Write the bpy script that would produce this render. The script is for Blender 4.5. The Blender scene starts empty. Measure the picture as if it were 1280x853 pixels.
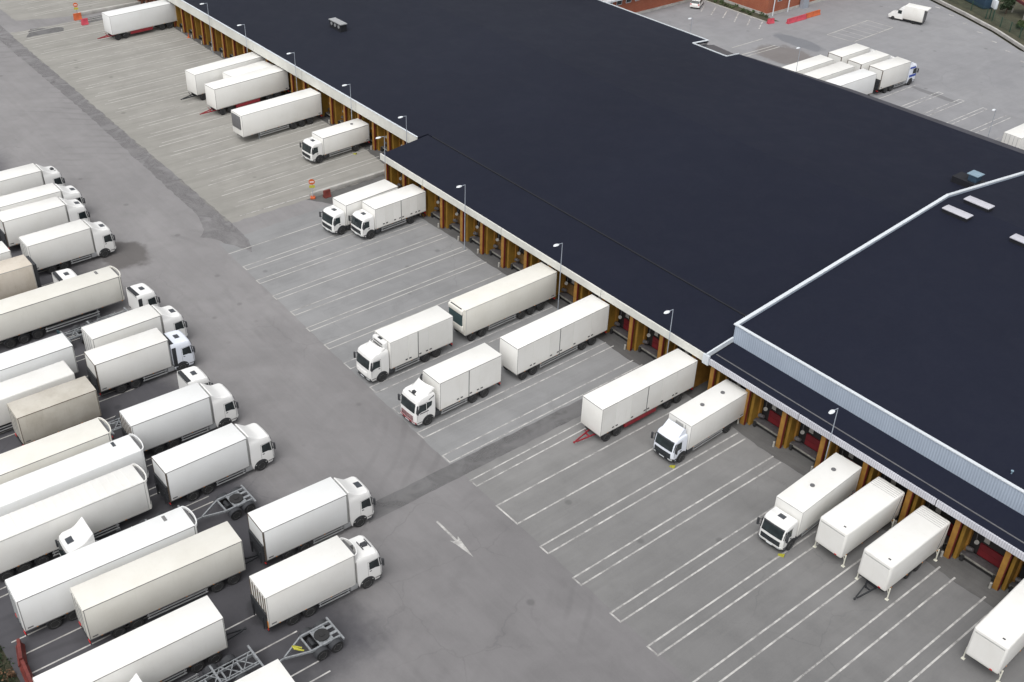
import bpy, bmesh, math, random
from mathutils import Vector, Matrix, noise
PI = math.pi
random.seed(7)
scene = bpy.context.scene
C = scene.collection
R = math.radians

# ---------------------------------------------------------------- materials
def new_mat(name):
    m = bpy.data.materials.new(name); m.use_nodes = True
    nt = m.node_tree; nt.nodes.clear()
    out = nt.nodes.new('ShaderNodeOutputMaterial'); b = nt.nodes.new('ShaderNodeBsdfPrincipled')
    nt.links.new(b.outputs[0], out.inputs[0]); return m, nt, b
def N(nt, typ, **kw):
    n = nt.nodes.new(typ)
    for k, v in kw.items():
        if k.startswith('i_'):
            key = k[2:]; key = int(key) if key.isdigit() else key.replace('_', ' ')
            n.inputs[key].default_value = v
        else: setattr(n, k, v)
    return n
def noise_tex(nt, vec, scale, detail=4, rough=.55, dist=0.):
    n = N(nt, 'ShaderNodeTexNoise'); n.inputs['Scale'].default_value = scale
    n.inputs['Detail'].default_value = detail; n.inputs['Roughness'].default_value = rough; n.inputs['Distortion'].default_value = dist
    if vec is not None: nt.links.new(vec, n.inputs['Vector'])
    return n.outputs['Fac']
def rng(nt, fac, a, b, c=0., d=1., smooth=False):
    n = N(nt, 'ShaderNodeMapRange'); n.interpolation_type = 'SMOOTHSTEP' if smooth else 'LINEAR'
    nt.links.new(fac, n.inputs[0])
    for i, v in enumerate((a, b, c, d)): n.inputs[i + 1].default_value = v
    return n.outputs[0]
def math_n(nt, op, a, b=None):
    n = N(nt, 'ShaderNodeMath', operation=op)
    for i, v in enumerate((a, b)):
        if v is None: continue
        if isinstance(v, (int, float)): n.inputs[i].default_value = v
        else: nt.links.new(v, n.inputs[i])
    return n.outputs[0]
def mixc(nt, fac, a, b, mode='MIX'):
    n = N(nt, 'ShaderNodeMix', data_type='RGBA', blend_type=mode)
    for sock, v in ((n.inputs[0], fac), (n.inputs[6], a), (n.inputs[7], b)):
        if isinstance(v, (int, float)): sock.default_value = v
        elif isinstance(v, tuple): sock.default_value = (*v, 1) if len(v) == 3 else v
        else: nt.links.new(v, sock)
    return n.outputs[2]
def mapping(nt, scale=(1, 1, 1), rot=(0, 0, 0), kind='Object'):
    tc = N(nt, 'ShaderNodeTexCoord'); mp = N(nt, 'ShaderNodeMapping')
    mp.inputs['Scale'].default_value = scale; mp.inputs['Rotation'].default_value = rot
    nt.links.new(tc.outputs[kind], mp.inputs[0]); return mp.outputs[0]
def sc(c, k): return tuple(min(1, x * k) for x in c)

def plain(name, col, rough=.5, metal=0., var=.12, scale=1.5, spec=.5):
    m, nt, b = new_mat(name)
    v = mapping(nt); f = noise_tex(nt, v, scale, 5)
    nt.links.new(mixc(nt, rng(nt, f, .3, .7), sc(col, 1 - var), sc(col, 1 + var)), b.inputs['Base Color'])
    b.inputs['Roughness'].default_value = rough; b.inputs['Metallic'].default_value = metal
    b.inputs['Specular IOR Level'].default_value = spec
    return m
def painted(name, col, dirt=(.42, .38, .3), amount=.25, rough=.38, bottom=.25):
    """vehicle paint / box panel: soft blotches, rain streaks and a grimy lower edge, each copy with its own offset"""
    m, nt, b = new_mat(name)
    tc = N(nt, 'ShaderNodeTexCoord'); oi = N(nt, 'ShaderNodeObjectInfo')
    add = N(nt, 'ShaderNodeVectorMath', operation='ADD'); sc_ = N(nt, 'ShaderNodeVectorMath', operation='SCALE')
    cmb = N(nt, 'ShaderNodeCombineXYZ')
    for i in range(3): nt.links.new(oi.outputs['Random'], cmb.inputs[i])
    nt.links.new(cmb.outputs[0], sc_.inputs[0]); sc_.inputs['Scale'].default_value = 37.
    nt.links.new(tc.outputs['Object'], add.inputs[0]); nt.links.new(sc_.outputs[0], add.inputs[1])
    mp = N(nt, 'ShaderNodeMapping'); mp.inputs['Scale'].default_value = (1., 1., .16); nt.links.new(add.outputs[0], mp.inputs[0])
    big = noise_tex(nt, add.outputs[0], .45, 5, .6); streak = noise_tex(nt, mp.outputs[0], 3.2, 5, .65)
    c1 = mixc(nt, rng(nt, big, .42, .72), col, tuple(c * (1 - amount) + d * amount for c, d in zip(col, dirt)))
    c2 = mixc(nt, rng(nt, streak, .55, .85, 0, amount), c1, dirt)
    sep = N(nt, 'ShaderNodeSeparateXYZ'); nt.links.new(tc.outputs['Object'], sep.inputs[0])
    low = rng(nt, math_n(nt, 'ADD', sep.outputs[2], math_n(nt, 'MULTIPLY', streak, .8)), 2.1, 1.1, 0, bottom)
    c3 = mixc(nt, low, c2, dirt)
    val = rng(nt, oi.outputs['Random'], 0, 1, .93, 1.03)
    hs = N(nt, 'ShaderNodeHueSaturation'); nt.links.new(val, hs.inputs['Value']); nt.links.new(c3, hs.inputs['Color'])
    nt.links.new(hs.outputs[0], b.inputs['Base Color'])
    b.inputs['Roughness'].default_value = rough
    return m

M = {}
M['white'] = painted('white_box_panel', (.79, .785, .76), amount=.12, bottom=.26)
M['cool_white'] = painted('cool_white_box_panel', (.79, .80, .80), amount=.09, bottom=.18)
M['cream'] = painted('cream_box_panel', (.75, .735, .68), amount=.16, bottom=.3)
M['dirty'] = painted('dirty_beige_box_panel', (.56, .53, .47), dirt=(.30, .26, .2), amount=.45, bottom=.5)
M['worn'] = painted('worn_beige_box_panel', (.66, .60, .52), dirt=(.36, .28, .18), amount=.4, bottom=.5)
M['cab'] = painted('cab_paint_white', (.80, .80, .79), amount=.05, rough=.25, bottom=.12)
M['cabcool'] = painted('cab_paint_cool_white', (.76, .80, .88), amount=.05, rough=.25, bottom=.12)
M['blue'] = plain('blue_paint', (.03, .07, .35), .35)
M['chassis'] = plain('black_chassis_steel', (.022, .024, .028), .6)
M['plastic'] = plain('dark_grey_plastic', (.035, .037, .042), .55)
M['tyre'] = plain('tyre_rubber', (.020, .020, .021), .8)
M['rim'] = plain('steel_rim', (.42, .42, .43), .5, .2)
M['alu'] = plain('aluminium', (.42, .43, .44), .45, .4)
M['galv'] = plain('galvanised_steel', (.27, .285, .30), .55, .3, .3, 6)
M['seal'] = plain('grey_rubber_seal', (.13, .13, .135), .7)
M['edge'] = plain('grey_edge_profile', (.17, .17, .17), .6)
M['edge_light'] = plain('pale_edge_profile', (.42, .42, .41), .6)
M['hatchback'] = plain('hatch_tinted_plastic', (.05, .055, .065), .3)
M['red'] = plain('red_steel', (.25, .018, .028), .5, 0, .2, 3)
M['maroon'] = plain('maroon_grille_paint', (.13, .03, .04), .45)
M['redbright'] = plain('red_lamp_plastic', (.55, .02, .02), .35)
M['orange_lamp'] = plain('amber_marker_panel', (.65, .24, .02), .4)
M['yellow'] = plain('yellow_hi_vis', (.40, .38, .04), .6)
M['teal'] = plain('dark_teal_tarp', (.015, .045, .055), .5)
M['headlamp'] = plain('headlamp_lens', (.55, .57, .58), .12)
M['bronze'] = plain('rear_frame_brown', (.10, .075, .055), .6)
M['pale_leg'] = plain('cream_leg_paint', (.72, .71, .62), .5)
m, nt, b = new_mat('dark_glass'); M['glass'] = m
v = mapping(nt, (1, 1, 1)); f = noise_tex(nt, v, 1.3, 3)
nt.links.new(mixc(nt, rng(nt, f, .35, .7), (.010, .014, .016), (.030, .042, .045)), b.inputs['Base Color'])
b.inputs['Roughness'].default_value = .12; b.inputs['Specular IOR Level'].default_value = .5
m, nt, b = new_mat('reefer_grille_green'); M['reefer'] = m
v = mapping(nt); w = N(nt, 'ShaderNodeTexWave'); w.bands_direction = 'Z'; w.inputs['Scale'].default_value = 4.; nt.links.new(v, w.inputs[0])
nt.links.new(mixc(nt, w.outputs['Fac'], (.02, .045, .05), (.05, .09, .095)), b.inputs['Base Color']); b.inputs['Roughness'].default_value = .45
# building
m, nt, b = new_mat('bitumen_roof_felt'); M['roof'] = m
v = mapping(nt); big = noise_tex(nt, v, .035, 6, .6); fine = noise_tex(nt, v, 3.0, 4); mid = noise_tex(nt, v, .35, 5, .6, .4)
c = mixc(nt, rng(nt, big, .3, .7), (.0080, .0103, .0215), (.0112, .0140, .0275))
c = mixc(nt, rng(nt, mid, .55, .82, 0, .28), c, (.017, .020, .034))
# felt strips one metre wide: faint lap joints
sep = N(nt, 'ShaderNodeSeparateXYZ'); nt.links.new(v, sep.inputs[0])
lap = math_n(nt, 'FRACT', math_n(nt, 'ADD', math_n(nt, 'MULTIPLY', sep.outputs[0], 1.0), math_n(nt, 'MULTIPLY', noise_tex(nt, v, .4, 2), .12)))
lapm = math_n(nt, 'MULTIPLY', math_n(nt, 'LESS_THAN', lap, .05), .18)
c = mixc(nt, lapm, c, (.008, .009, .014))
c = mixc(nt, rng(nt, fine, .3, .75, 0, .22), c, (.022, .025, .038))
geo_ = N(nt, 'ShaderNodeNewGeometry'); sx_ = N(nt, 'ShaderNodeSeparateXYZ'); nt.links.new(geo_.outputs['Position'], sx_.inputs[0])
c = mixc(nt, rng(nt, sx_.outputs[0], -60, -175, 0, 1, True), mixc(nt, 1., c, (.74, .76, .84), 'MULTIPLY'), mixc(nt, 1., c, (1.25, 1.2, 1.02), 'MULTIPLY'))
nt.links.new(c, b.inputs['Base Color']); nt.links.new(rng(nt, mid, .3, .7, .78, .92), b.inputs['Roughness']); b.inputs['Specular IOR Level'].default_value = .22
M['roof_dark'] = plain('roof_seam_upstand', (.008, .009, .014), .8)
M['fascia'] = plain('off_white_fascia_sheet', (.62, .62, .58), .55, 0, .08, .6)
M['coping'] = plain('white_coping_sheet', (.60, .64, .68), .45, 0, .05, 1)
def ribbed(name, ca, cb, scale):
    m, nt, b = new_mat(name); v = mapping(nt)
    w = N(nt, 'ShaderNodeTexWave'); w.bands_direction = 'X'; w.inputs['Scale'].default_value = scale; nt.links.new(v, w.inputs[0])
    nz = noise_tex(nt, v, .5, 4)
    c = mixc(nt, w.outputs['Fac'], ca, cb); nt.links.new(mixc(nt, rng(nt, nz, .35, .7, 0, .35), c, sc(ca, .8)), b.inputs['Base Color'])
    bp = N(nt, 'ShaderNodeBump'); bp.inputs['Strength'].default_value = .5; bp.inputs['Distance'].default_value = .04
    nt.links.new(w.outputs['Fac'], bp.inputs['Height']); nt.links.new(bp.outputs[0], b.inputs['Normal'])
    b.inputs['Roughness'].default_value = .5; return m
M['ribwall'] = ribbed('blue_grey_trapezoid_sheet', (.34, .40, .49), (.41, .475, .57), 1.3)
M['ribfascia'] = ribbed('pale_ribbed_fascia_sheet', (.42, .43, .48), (.60, .60, .65), 1.6)
M['bay_orange'] = plain('orange_bay_paint', (.29, .145, .026), .6, 0, .28, 1.2)
M['bay_yellow'] = plain('yellow_bay_panel', (.27, .15, .02), .65, 0, .3, .9)
M['bay_red'] = plain('dark_red_dock_door', (.13, .008, .012), .55, 0, .25, .8)
M['bay_dark'] = plain('dark_dock_shade', (.020, .019, .020), .8)
M['bay_brown'] = plain('brown_dock_panel', (.16, .065, .04), .7, 0, .3, .8)
M['well'] = plain('dark_grey_canopy_sheet', (.045, .05, .058), .4)
M['canopy_grey'] = plain('weathered_canopy_felt', (.050, .050, .062), .8, 0, .2, .5)
M['lip'] = plain('worn_leveller_edge', (.22, .215, .19), .7, 0, .35, 3)
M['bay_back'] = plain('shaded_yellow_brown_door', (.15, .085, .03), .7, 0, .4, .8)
M['leveller'] = plain('dock_leveller_steel', (.10, .095, .10), .6, .2, .3, 2)
M['concrete'] = plain('cast_concrete', (.36, .35, .32), .85, 0, .18, .8)
M['curb'] = plain('pale_kerb_concrete', (.42, .41, .39), .85, 0, .2, .7)
M['skylight'] = plain('skylight_cap_pale', (.48, .48, .53), .5, 0, .06, 2)
M['vent_blue'] = plain('blue_grey_duct_metal', (.07, .12, .18), .3, .3, .2, 3)
M['vent_light'] = plain('pale_blue_duct_cap', (.20, .29, .36), .4)
M['pole'] = plain('grey_lamp_pole', (.38, .42, .48), .45, .3)
M['lamp_head'] = plain('white_lamp_head', (.66, .69, .72), .35)
M['lamp_dim'] = plain('dock_lamp_pale', (.30, .29, .27), .5, 0, .3, 3)
M['barrier_red'] = plain('red_plastic_barrier', (.15, .03, .024), .5, 0, .3, 2)
M['barrier_pink'] = plain('pink_red_barrier', (.50, .06, .09), .5, 0, .2, 2)
M['barrier_orange'] = plain('orange_barrier', (.50, .11, .035), .5, 0, .2, 2)
M['fence_green'] = plain('dark_green_fence_steel', (.03, .07, .05), .5)
m, nt, b = new_mat('red_brick_wall'); M['brick'] = m
v = mapping(nt); br = N(nt, 'ShaderNodeTexBrick')
br.inputs['Color1'].default_value = (.30, .075, .035, 1); br.inputs['Color2'].default_value = (.38, .11, .05, 1); br.inputs['Mortar'].default_value = (.30, .18, .13, 1)
br.inputs['Scale'].default_value = 3.; cmb = N(nt, 'ShaderNodeCombineXYZ'); sp = N(nt, 'ShaderNodeSeparateXYZ'); nt.links.new(v, sp.inputs[0])
nt.links.new(math_n(nt, 'ADD', sp.outputs[0], sp.outputs[1]), cmb.inputs[0]); nt.links.new(sp.outputs[2], cmb.inputs[1]); nt.links.new(cmb.outputs[0], br.inputs[0])
nt.links.new(mixc(nt, rng(nt, noise_tex(nt, v, .6, 4), .35, .7, 0, .4), br.outputs['Color'], (.22, .05, .03)), b.inputs['Base Color']); b.inputs['Roughness'].default_value = .85
M['leaf'] = plain('foliage_green', (.055, .085, .028), .7, 0, .5, .8)
M['leaf_dark'] = plain('foliage_dark', (.025, .045, .018), .75, 0, .5, .8)
M['dry'] = plain('dry_brown_leaves', (.16, .09, .05), .8, 0, .5, .8)
M['bark'] = plain('bark', (.08, .06, .045), .9)
m, nt, b = new_mat('overgrown_soil'); M['soil'] = m
v = mapping(nt); f = noise_tex(nt, v, .6, 8, .7, .5); f2 = noise_tex(nt, v, 3, 5)
c = mixc(nt, rng(nt, f, .35, .65), (.035, .036, .022), (.075, .075, .045)); nt.links.new(mixc(nt, rng(nt, f2, .5, .8, 0, .5), c, (.09, .06, .04)), b.inputs['Base Color']); b.inputs['Roughness'].default_value = .95

# ---- asphalt and concrete paving, all in world metres
def paving(name, ca, cb, streak_dir=None, streak=.25, stains=(), grad=None, rough=.85, tint=None, joints=None, arcs=False, fade=0, lot=False):
    m, nt, b = new_mat(name); v = mapping(nt)
    big = noise_tex(nt, v, .045, 6, .6, .6); mid = noise_tex(nt, v, .32, 6, .62, .5); fine = noise_tex(nt, v, 7., 4, .6)
    c = mixc(nt, rng(nt, big, .32, .68, smooth=True), ca, cb)
    c = mixc(nt, rng(nt, mid, .42, .72, 0, .55), c, sc(ca, .80))
    mid2 = noise_tex(nt, v, .11, 7, .68, 1.2)
    c = mixc(nt, rng(nt, mid2, .50, .70, 0, .35), c, sc(cb, 1.16))
    vc = N(nt, 'ShaderNodeTexVoronoi', feature='DISTANCE_TO_EDGE'); vc.inputs['Scale'].default_value = .16
    wv = N(nt, 'ShaderNodeVectorMath', operation='ADD'); nz3 = N(nt, 'ShaderNodeTexNoise'); nz3.inputs['Scale'].default_value = .9; nz3.inputs['Detail'].default_value = 5; nt.links.new(v, nz3.inputs['Vector'])
    nt.links.new(v, wv.inputs[0]); nt.links.new(nz3.outputs['Color'], wv.inputs[1]); nt.links.new(wv.outputs[0], vc.inputs['Vector'])
    ck = math_n(nt, 'MULTIPLY', rng(nt, vc.outputs['Distance'], .003, .011, .26, 0), rng(nt, noise_tex(nt, v, .05, 3), .53, .60, 0, 1))
    c = mixc(nt, ck, c, sc(ca, .55))
    c = mixc(nt, rng(nt, fine, .3, .75, 0, .25), c, sc(cb, 1.12))
    mp2 = mapping(nt); pat = noise_tex(nt, mp2, .12, 3, .45, 1.5)
    c = mixc(nt, rng(nt, pat, .55, .60, 0, .16, True), c, tint or sc(cb, .78))
    if streak_dir:
        s = (.9, .05, 1) if streak_dir == 'y' else (.05, .9, 1)
        st = noise_tex(nt, mapping(nt, s), 1.1, 6, .6, .3)
        c = mixc(nt, rng(nt, st, .46, .74, 0, streak), c, sc(ca, .62))
        st2 = noise_tex(nt, mapping(nt, tuple(x * 2.6 for x in s)), 1.3, 4, .6, .2)
        c = mixc(nt, rng(nt, st2, .52, .78, 0, streak * .8), c, sc(cb, 1.25))
    if arcs:
        w = N(nt, 'ShaderNodeTexWave', wave_type='RINGS'); w.rings_direction = 'SPHERICAL'
        mpa = N(nt, 'ShaderNodeMapping'); mpa.inputs['Location'].default_value = (95, -10, 0); tc = N(nt, 'ShaderNodeTexCoord'); nt.links.new(tc.outputs['Object'], mpa.inputs[0])
        nt.links.new(mpa.outputs[0], w.inputs[0]); w.inputs['Scale'].default_value = .16; w.inputs['Distortion'].default_value = 14; w.inputs['Detail'].default_value = 4; w.inputs['Detail Scale'].default_value = .25
        gate = rng(nt, noise_tex(nt, mapping(nt), .07, 3), .48, .62, 0, 1, True)
        c = mixc(nt, math_n(nt, 'MULTIPLY', rng(nt, w.outputs['Fac'], .70, .98, 0, .26), gate), c, sc(ca, .6))
    # dark spots
    vo = N(nt, 'ShaderNodeTexVoronoi'); vo.inputs['Scale'].default_value = .22; nt.links.new(v, vo.inputs['Vector'])
    sp_ = rng(nt, vo.outputs['Distance'], .04, .10, .42, 0, True)
    c = mixc(nt, sp_, c, sc(ca, .45))
    geo = N(nt, 'ShaderNodeNewGeometry')
    for (x, y, rx, ry, k, col) in stains:
        mp = N(nt, 'ShaderNodeMapping'); mp.vector_type = 'POINT'; nt.links.new(geo.outputs['Position'], mp.inputs[0])
        mp.inputs['Location'].default_value = (-x / rx, -y / ry, 0); mp.inputs['Scale'].default_value = (1 / rx, 1 / ry, 0)
        ln = N(nt, 'ShaderNodeVectorMath', operation='LENGTH'); nt.links.new(mp.outputs[0], ln.inputs[0])
        d = math_n(nt, 'ADD', ln.outputs['Value'], math_n(nt, 'MULTIPLY', math_n(nt, 'SUBTRACT', noise_tex(nt, geo.outputs['Position'], .35, 5, .6), .5), 1.1))
        c = mixc(nt, rng(nt, d, 1.12, .80, 0, k, True), c, col)
    if grad:   # yard slowly darkens towards the camera, haze and vignetting painted into the colour
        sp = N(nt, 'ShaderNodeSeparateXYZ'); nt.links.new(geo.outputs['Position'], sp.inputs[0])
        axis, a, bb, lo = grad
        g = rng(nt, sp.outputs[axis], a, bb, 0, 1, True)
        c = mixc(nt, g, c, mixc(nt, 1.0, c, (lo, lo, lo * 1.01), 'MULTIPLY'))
    if lot:    # darker surfacing where the trucks are parked, shade between them painted in
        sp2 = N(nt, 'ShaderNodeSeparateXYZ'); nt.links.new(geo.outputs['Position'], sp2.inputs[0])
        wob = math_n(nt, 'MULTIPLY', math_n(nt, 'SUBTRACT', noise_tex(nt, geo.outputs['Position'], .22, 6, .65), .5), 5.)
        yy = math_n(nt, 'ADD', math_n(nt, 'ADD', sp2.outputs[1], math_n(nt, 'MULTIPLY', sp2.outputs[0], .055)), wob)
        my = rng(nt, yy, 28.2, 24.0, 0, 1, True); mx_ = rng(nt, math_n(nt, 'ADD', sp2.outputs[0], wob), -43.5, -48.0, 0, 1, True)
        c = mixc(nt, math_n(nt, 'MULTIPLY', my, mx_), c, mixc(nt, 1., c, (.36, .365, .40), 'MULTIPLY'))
    if fade:
        tr = N(nt, 'ShaderNodeBsdfTransparent'); mx = N(nt, 'ShaderNodeMixShader'); fn_ = noise_tex(nt, v, .30, 6, .58, .8)
        nt.links.new(rng(nt, fn_, .5 - fade * .20, .5 + .16, .95, 1 - fade, True), mx.inputs[0]); nt.links.new(tr.outputs[0], mx.inputs[1]); nt.links.new(b.outputs[0], mx.inputs[2]); nt.links.new(mx.outputs[0], nt.nodes['Material Output'].inputs[0])
    nt.links.new(c, b.inputs['Base Color']); b.inputs['Roughness'].default_value = rough; b.inputs['Specular IOR Level'].default_value = .3
    bp = N(nt, 'ShaderNodeBump'); bp.inputs['Strength'].default_value = .25; bp.inputs['Distance'].default_value = .02
    nt.links.new(fine, bp.inputs['Height']); nt.links.new(bp.outputs[0], b.inputs['Normal'])
    return m
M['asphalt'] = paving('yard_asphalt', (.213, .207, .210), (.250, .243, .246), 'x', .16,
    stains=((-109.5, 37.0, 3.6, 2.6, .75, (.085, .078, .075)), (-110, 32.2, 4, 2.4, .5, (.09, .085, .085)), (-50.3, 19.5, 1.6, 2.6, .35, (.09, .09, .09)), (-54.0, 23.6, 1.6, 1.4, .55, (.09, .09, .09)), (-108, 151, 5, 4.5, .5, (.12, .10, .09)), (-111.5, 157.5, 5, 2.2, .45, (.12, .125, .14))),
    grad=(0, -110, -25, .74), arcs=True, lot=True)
M['lot'] = paving('truck_park_asphalt', (.066, .066, .072), (.088, .087, .093), 'y', .3,
    stains=((-50.3, 21.5, 2.2, 2.2, .5, (.05, .05, .052)), (-54.2, 23.2, 1.2, 1.6, .6, (.05, .05, .052)), (-57, 10.5, 3, 2, .4, (.06, .06, .065))), grad=(0, -80, -50, .92))
M['bay_left'] = paving('pale_bay_concrete', (.258, .251, .232), (.300, .292, .271), 'y', .42)
M['bay_mid'] = paving('grey_bay_paving', (.215, .217, .221), (.258, .260, .264), 'y', .22)
M['bay_right'] = paving('dark_grey_bay_paving', (.182, .181, .180), (.225, .223, .221), 'y', .2, grad=(0, -55, -20, .80))
M['apron'] = paving('stained_dock_apron', (.080, .078, .078), (.130, .128, .126), 'x', .3)
M['patch'] = paving('dark_asphalt_patch', (.142, .140, .142), (.165, .163, .166), 'y', .2, fade=.5)
M['seam_strip'] = paving('grey_patched_strip', (.203, .198, .202), (.232, .226, .230), 'x', .25, fade=.8)
M['back_yard'] = paving('back_yard_asphalt', (.232, .233, .246), (.265, .266, .276), 'y', .15, stains=((-108, 151, 5, 4.5, .6, (.13, .11, .10)), (-110.5, 158, 5.5, 2.0, .55, (.11, .12, .14)), (-82.9, 156.6, 4.5, .7, .6, (.13, .13, .135))))
# worn road paint
m, nt, b = new_mat('worn_road_paint'); M['paint'] = m
v = mapping(nt); f = noise_tex(nt, v, .8, 8, .72); g = noise_tex(nt, v, .16, 4, .6)
nt.links.new(mixc(nt, rng(nt, f, .35, .7), (.60, .59, .57), (.42, .41, .40)), b.inputs['Base Color']); b.inputs['Roughness'].default_value = .7
tr = N(nt, 'ShaderNodeBsdfTransparent'); mx = N(nt, 'ShaderNodeMixShader')
al = math_n(nt, 'MULTIPLY', rng(nt, math_n(nt, 'ADD', f, math_n(nt, 'MULTIPLY', g, .6)), .70, 1.02, .92, .30), 1.0)
nt.links.new(al, mx.inputs[0]); nt.links.new(tr.outputs[0], mx.inputs[1]); nt.links.new(b.outputs[0], mx.inputs[2])
nt.links.new(mx.outputs[0], nt.nodes['Material Output'].inputs[0])
m, nt, b = new_mat('faded_road_paint'); M['paint_old'] = m
v = mapping(nt); f = noise_tex(nt, v, .6, 8, .72); g = noise_tex(nt, v, .12, 4, .6)
b.inputs['Base Color'].default_value = (.56, .55, .52, 1); b.inputs['Roughness'].default_value = .7
tr = N(nt, 'ShaderNodeBsdfTransparent'); mx = N(nt, 'ShaderNodeMixShader')
nt.links.new(rng(nt, math_n(nt, 'ADD', f, math_n(nt, 'MULTIPLY', g, .7)), .78, 1.2, .78, .22), mx.inputs[0]); nt.links.new(tr.outputs[0], mx.inputs[1]); nt.links.new(b.outputs[0], mx.inputs[2])
nt.links.new(mx.outputs[0], nt.nodes['Material Output'].inputs[0])

# ---------------------------------------------------------------- mesh helper
class MB:
    def __init__(s): s.v = []; s.f = []
    def add(s, vs, fs):
        o = len(s.v); s.v += [tuple(p) for p in vs]; s.f += [tuple(i + o for i in f) for f in fs]; return s
    def box(s, x0, x1, y0, y1, z0, z1, c=0.):
        if x0 > x1: x0, x1 = x1, x0
        if y0 > y1: y0, y1 = y1, y0
        if c <= 0:
            vs = [(x, y, z) for z in (z0, z1) for y in (y0, y1) for x in (x0, x1)]
            return s.add(vs, [(0, 2, 3, 1), (4, 5, 7, 6), (0, 1, 5, 4), (2, 6, 7, 3), (0, 4, 6, 2), (1, 3, 7, 5)])
        bm = bmesh.new(); bmesh.ops.create_cube(bm, size=1)
        for q in bm.verts: q.co = Vector(((x0 + x1) / 2 + q.co.x * (x1 - x0), (y0 + y1) / 2 + q.co.y * (y1 - y0), (z0 + z1) / 2 + q.co.z * (z1 - z0)))
        bmesh.ops.bevel(bm, geom=bm.edges[:], offset=c, segments=3 if c > .08 else 2, affect='EDGES', profile=.5)
        bm.verts.index_update(); s.add([q.co[:] for q in bm.verts], [tuple(q.index for q in f.verts) for f in bm.faces]); bm.free(); return s
    def quad(s, *p): return s.add(p, [tuple(range(len(p)))])
    def tube(s, a, b, r, n=8, r2=None):
        a = Vector(a); b = Vector(b); d = (b - a).normalized(); u = d.orthogonal().normalized(); w = d.cross(u); r2 = r if r2 is None else r2
        vs = []
        for c, rr in ((a, r), (b, r2)):
            for i in range(n):
                t = 2 * PI * i / n; vs.append(c + u * rr * math.cos(t) + w * rr * math.sin(t))
        fs = [(i, (i + 1) % n, n + (i + 1) % n, n + i) for i in range(n)] + [tuple(range(n))[::-1], tuple(range(n, 2 * n))]
        return s.add(vs, fs)
    def bar(s, a, b, w, h):
        """rectangular bar from a to b (w across, h high)"""
        a = Vector(a); b = Vector(b); d = (b - a).normalized(); up = Vector((0, 0, 1))
        if abs(d.z) > .95: up = Vector((0, 1, 0))
        sd = d.cross(up).normalized() * w / 2; u = sd.cross(d).normalized() * h / 2
        vs = [c + i * sd + j * u for c in (a, b) for i, j in ((-1, -1), (1, -1), (1, 1), (-1, 1))]
        return s.add(vs, [(3, 2, 1, 0), (4, 5, 6, 7), (0, 1, 5, 4), (1, 2, 6, 5), (2, 3, 7, 6), (3, 0, 4, 7)])
    def loft(s, rings, cap0=True, cap1=True):
        n = len(rings[0]); vs = [p for r in rings for p in r]; fs = []
        for k in range(len(rings) - 1):
            for i in range(n): fs.append((k * n + i, k * n + (i + 1) % n, (k + 1) * n + (i + 1) % n, (k + 1) * n + i))
        if cap0: fs.append(tuple(range(n))[::-1])
        if cap1: fs.append(tuple(range((len(rings) - 1) * n, len(rings) * n)))
        return s.add(vs, fs)
    def lathe_x(s, prof, x0, cy, cz, n=20):
        """profile of (x, radius) turned round an axis along x"""
        rings = [[(x0 + x, cy + r * math.cos(2 * PI * i / n), cz + r * math.sin(2 * PI * i / n)) for i in range(n)] for x, r in prof]
        return s.loft(rings)
    def mesh(s, name, mat, smooth=30):
        me = bpy.data.meshes.new(name); me.from_pydata(s.v, [], s.f); me.update()
        bm = bmesh.new(); bm.from_mesh(me); bmesh.ops.recalc_face_normals(bm, faces=bm.faces[:]); bm.to_mesh(me); bm.free()
        me.materials.append(mat)
        if smooth:
            for p in me.polygons: p.use_smooth = True
            me.set_sharp_from_angle(angle=R(smooth))
        return me
def link(name, me, parent=None, loc=(0, 0, 0), rz=0.):
    o = bpy.data.objects.new(name, me); C.objects.link(o); o.location = loc; o.rotation_euler = (0, 0, rz)
    if parent is not None: o.parent = parent
    return o
cache = {}
def part(name, key, fn, mat, parent, loc=(0, 0, 0), rz=0., smooth=30):
    k = (key, mat.name)
    if k not in cache:
        mb = MB(); fn(mb); cache[k] = mb.mesh(name, mat, smooth)
    return link(name, cache[k], parent, loc, rz)
def tag(o, label=None, cat=None, group=None, kind=None):
    if label: o['label'] = label
    if cat: o['category'] = cat
    if group: o['group'] = group
    if kind: o['kind'] = kind
    return o
def thing(name, label, cat, loc=(0, 0, 0), rz=0., group=None):
    return tag(link(name, None, None, loc, rz), label, cat, group)
def single(name, mb, mat, label, cat, group=None, loc=(0, 0, 0), rz=0., smooth=30):
    return tag(link(name, mb.mesh(name, mat, smooth), None, loc, rz), label, cat, group)
def struct(name, mb, mat): return tag(link(name, mb.mesh(name, mat, 0)), kind='structure')

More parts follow.
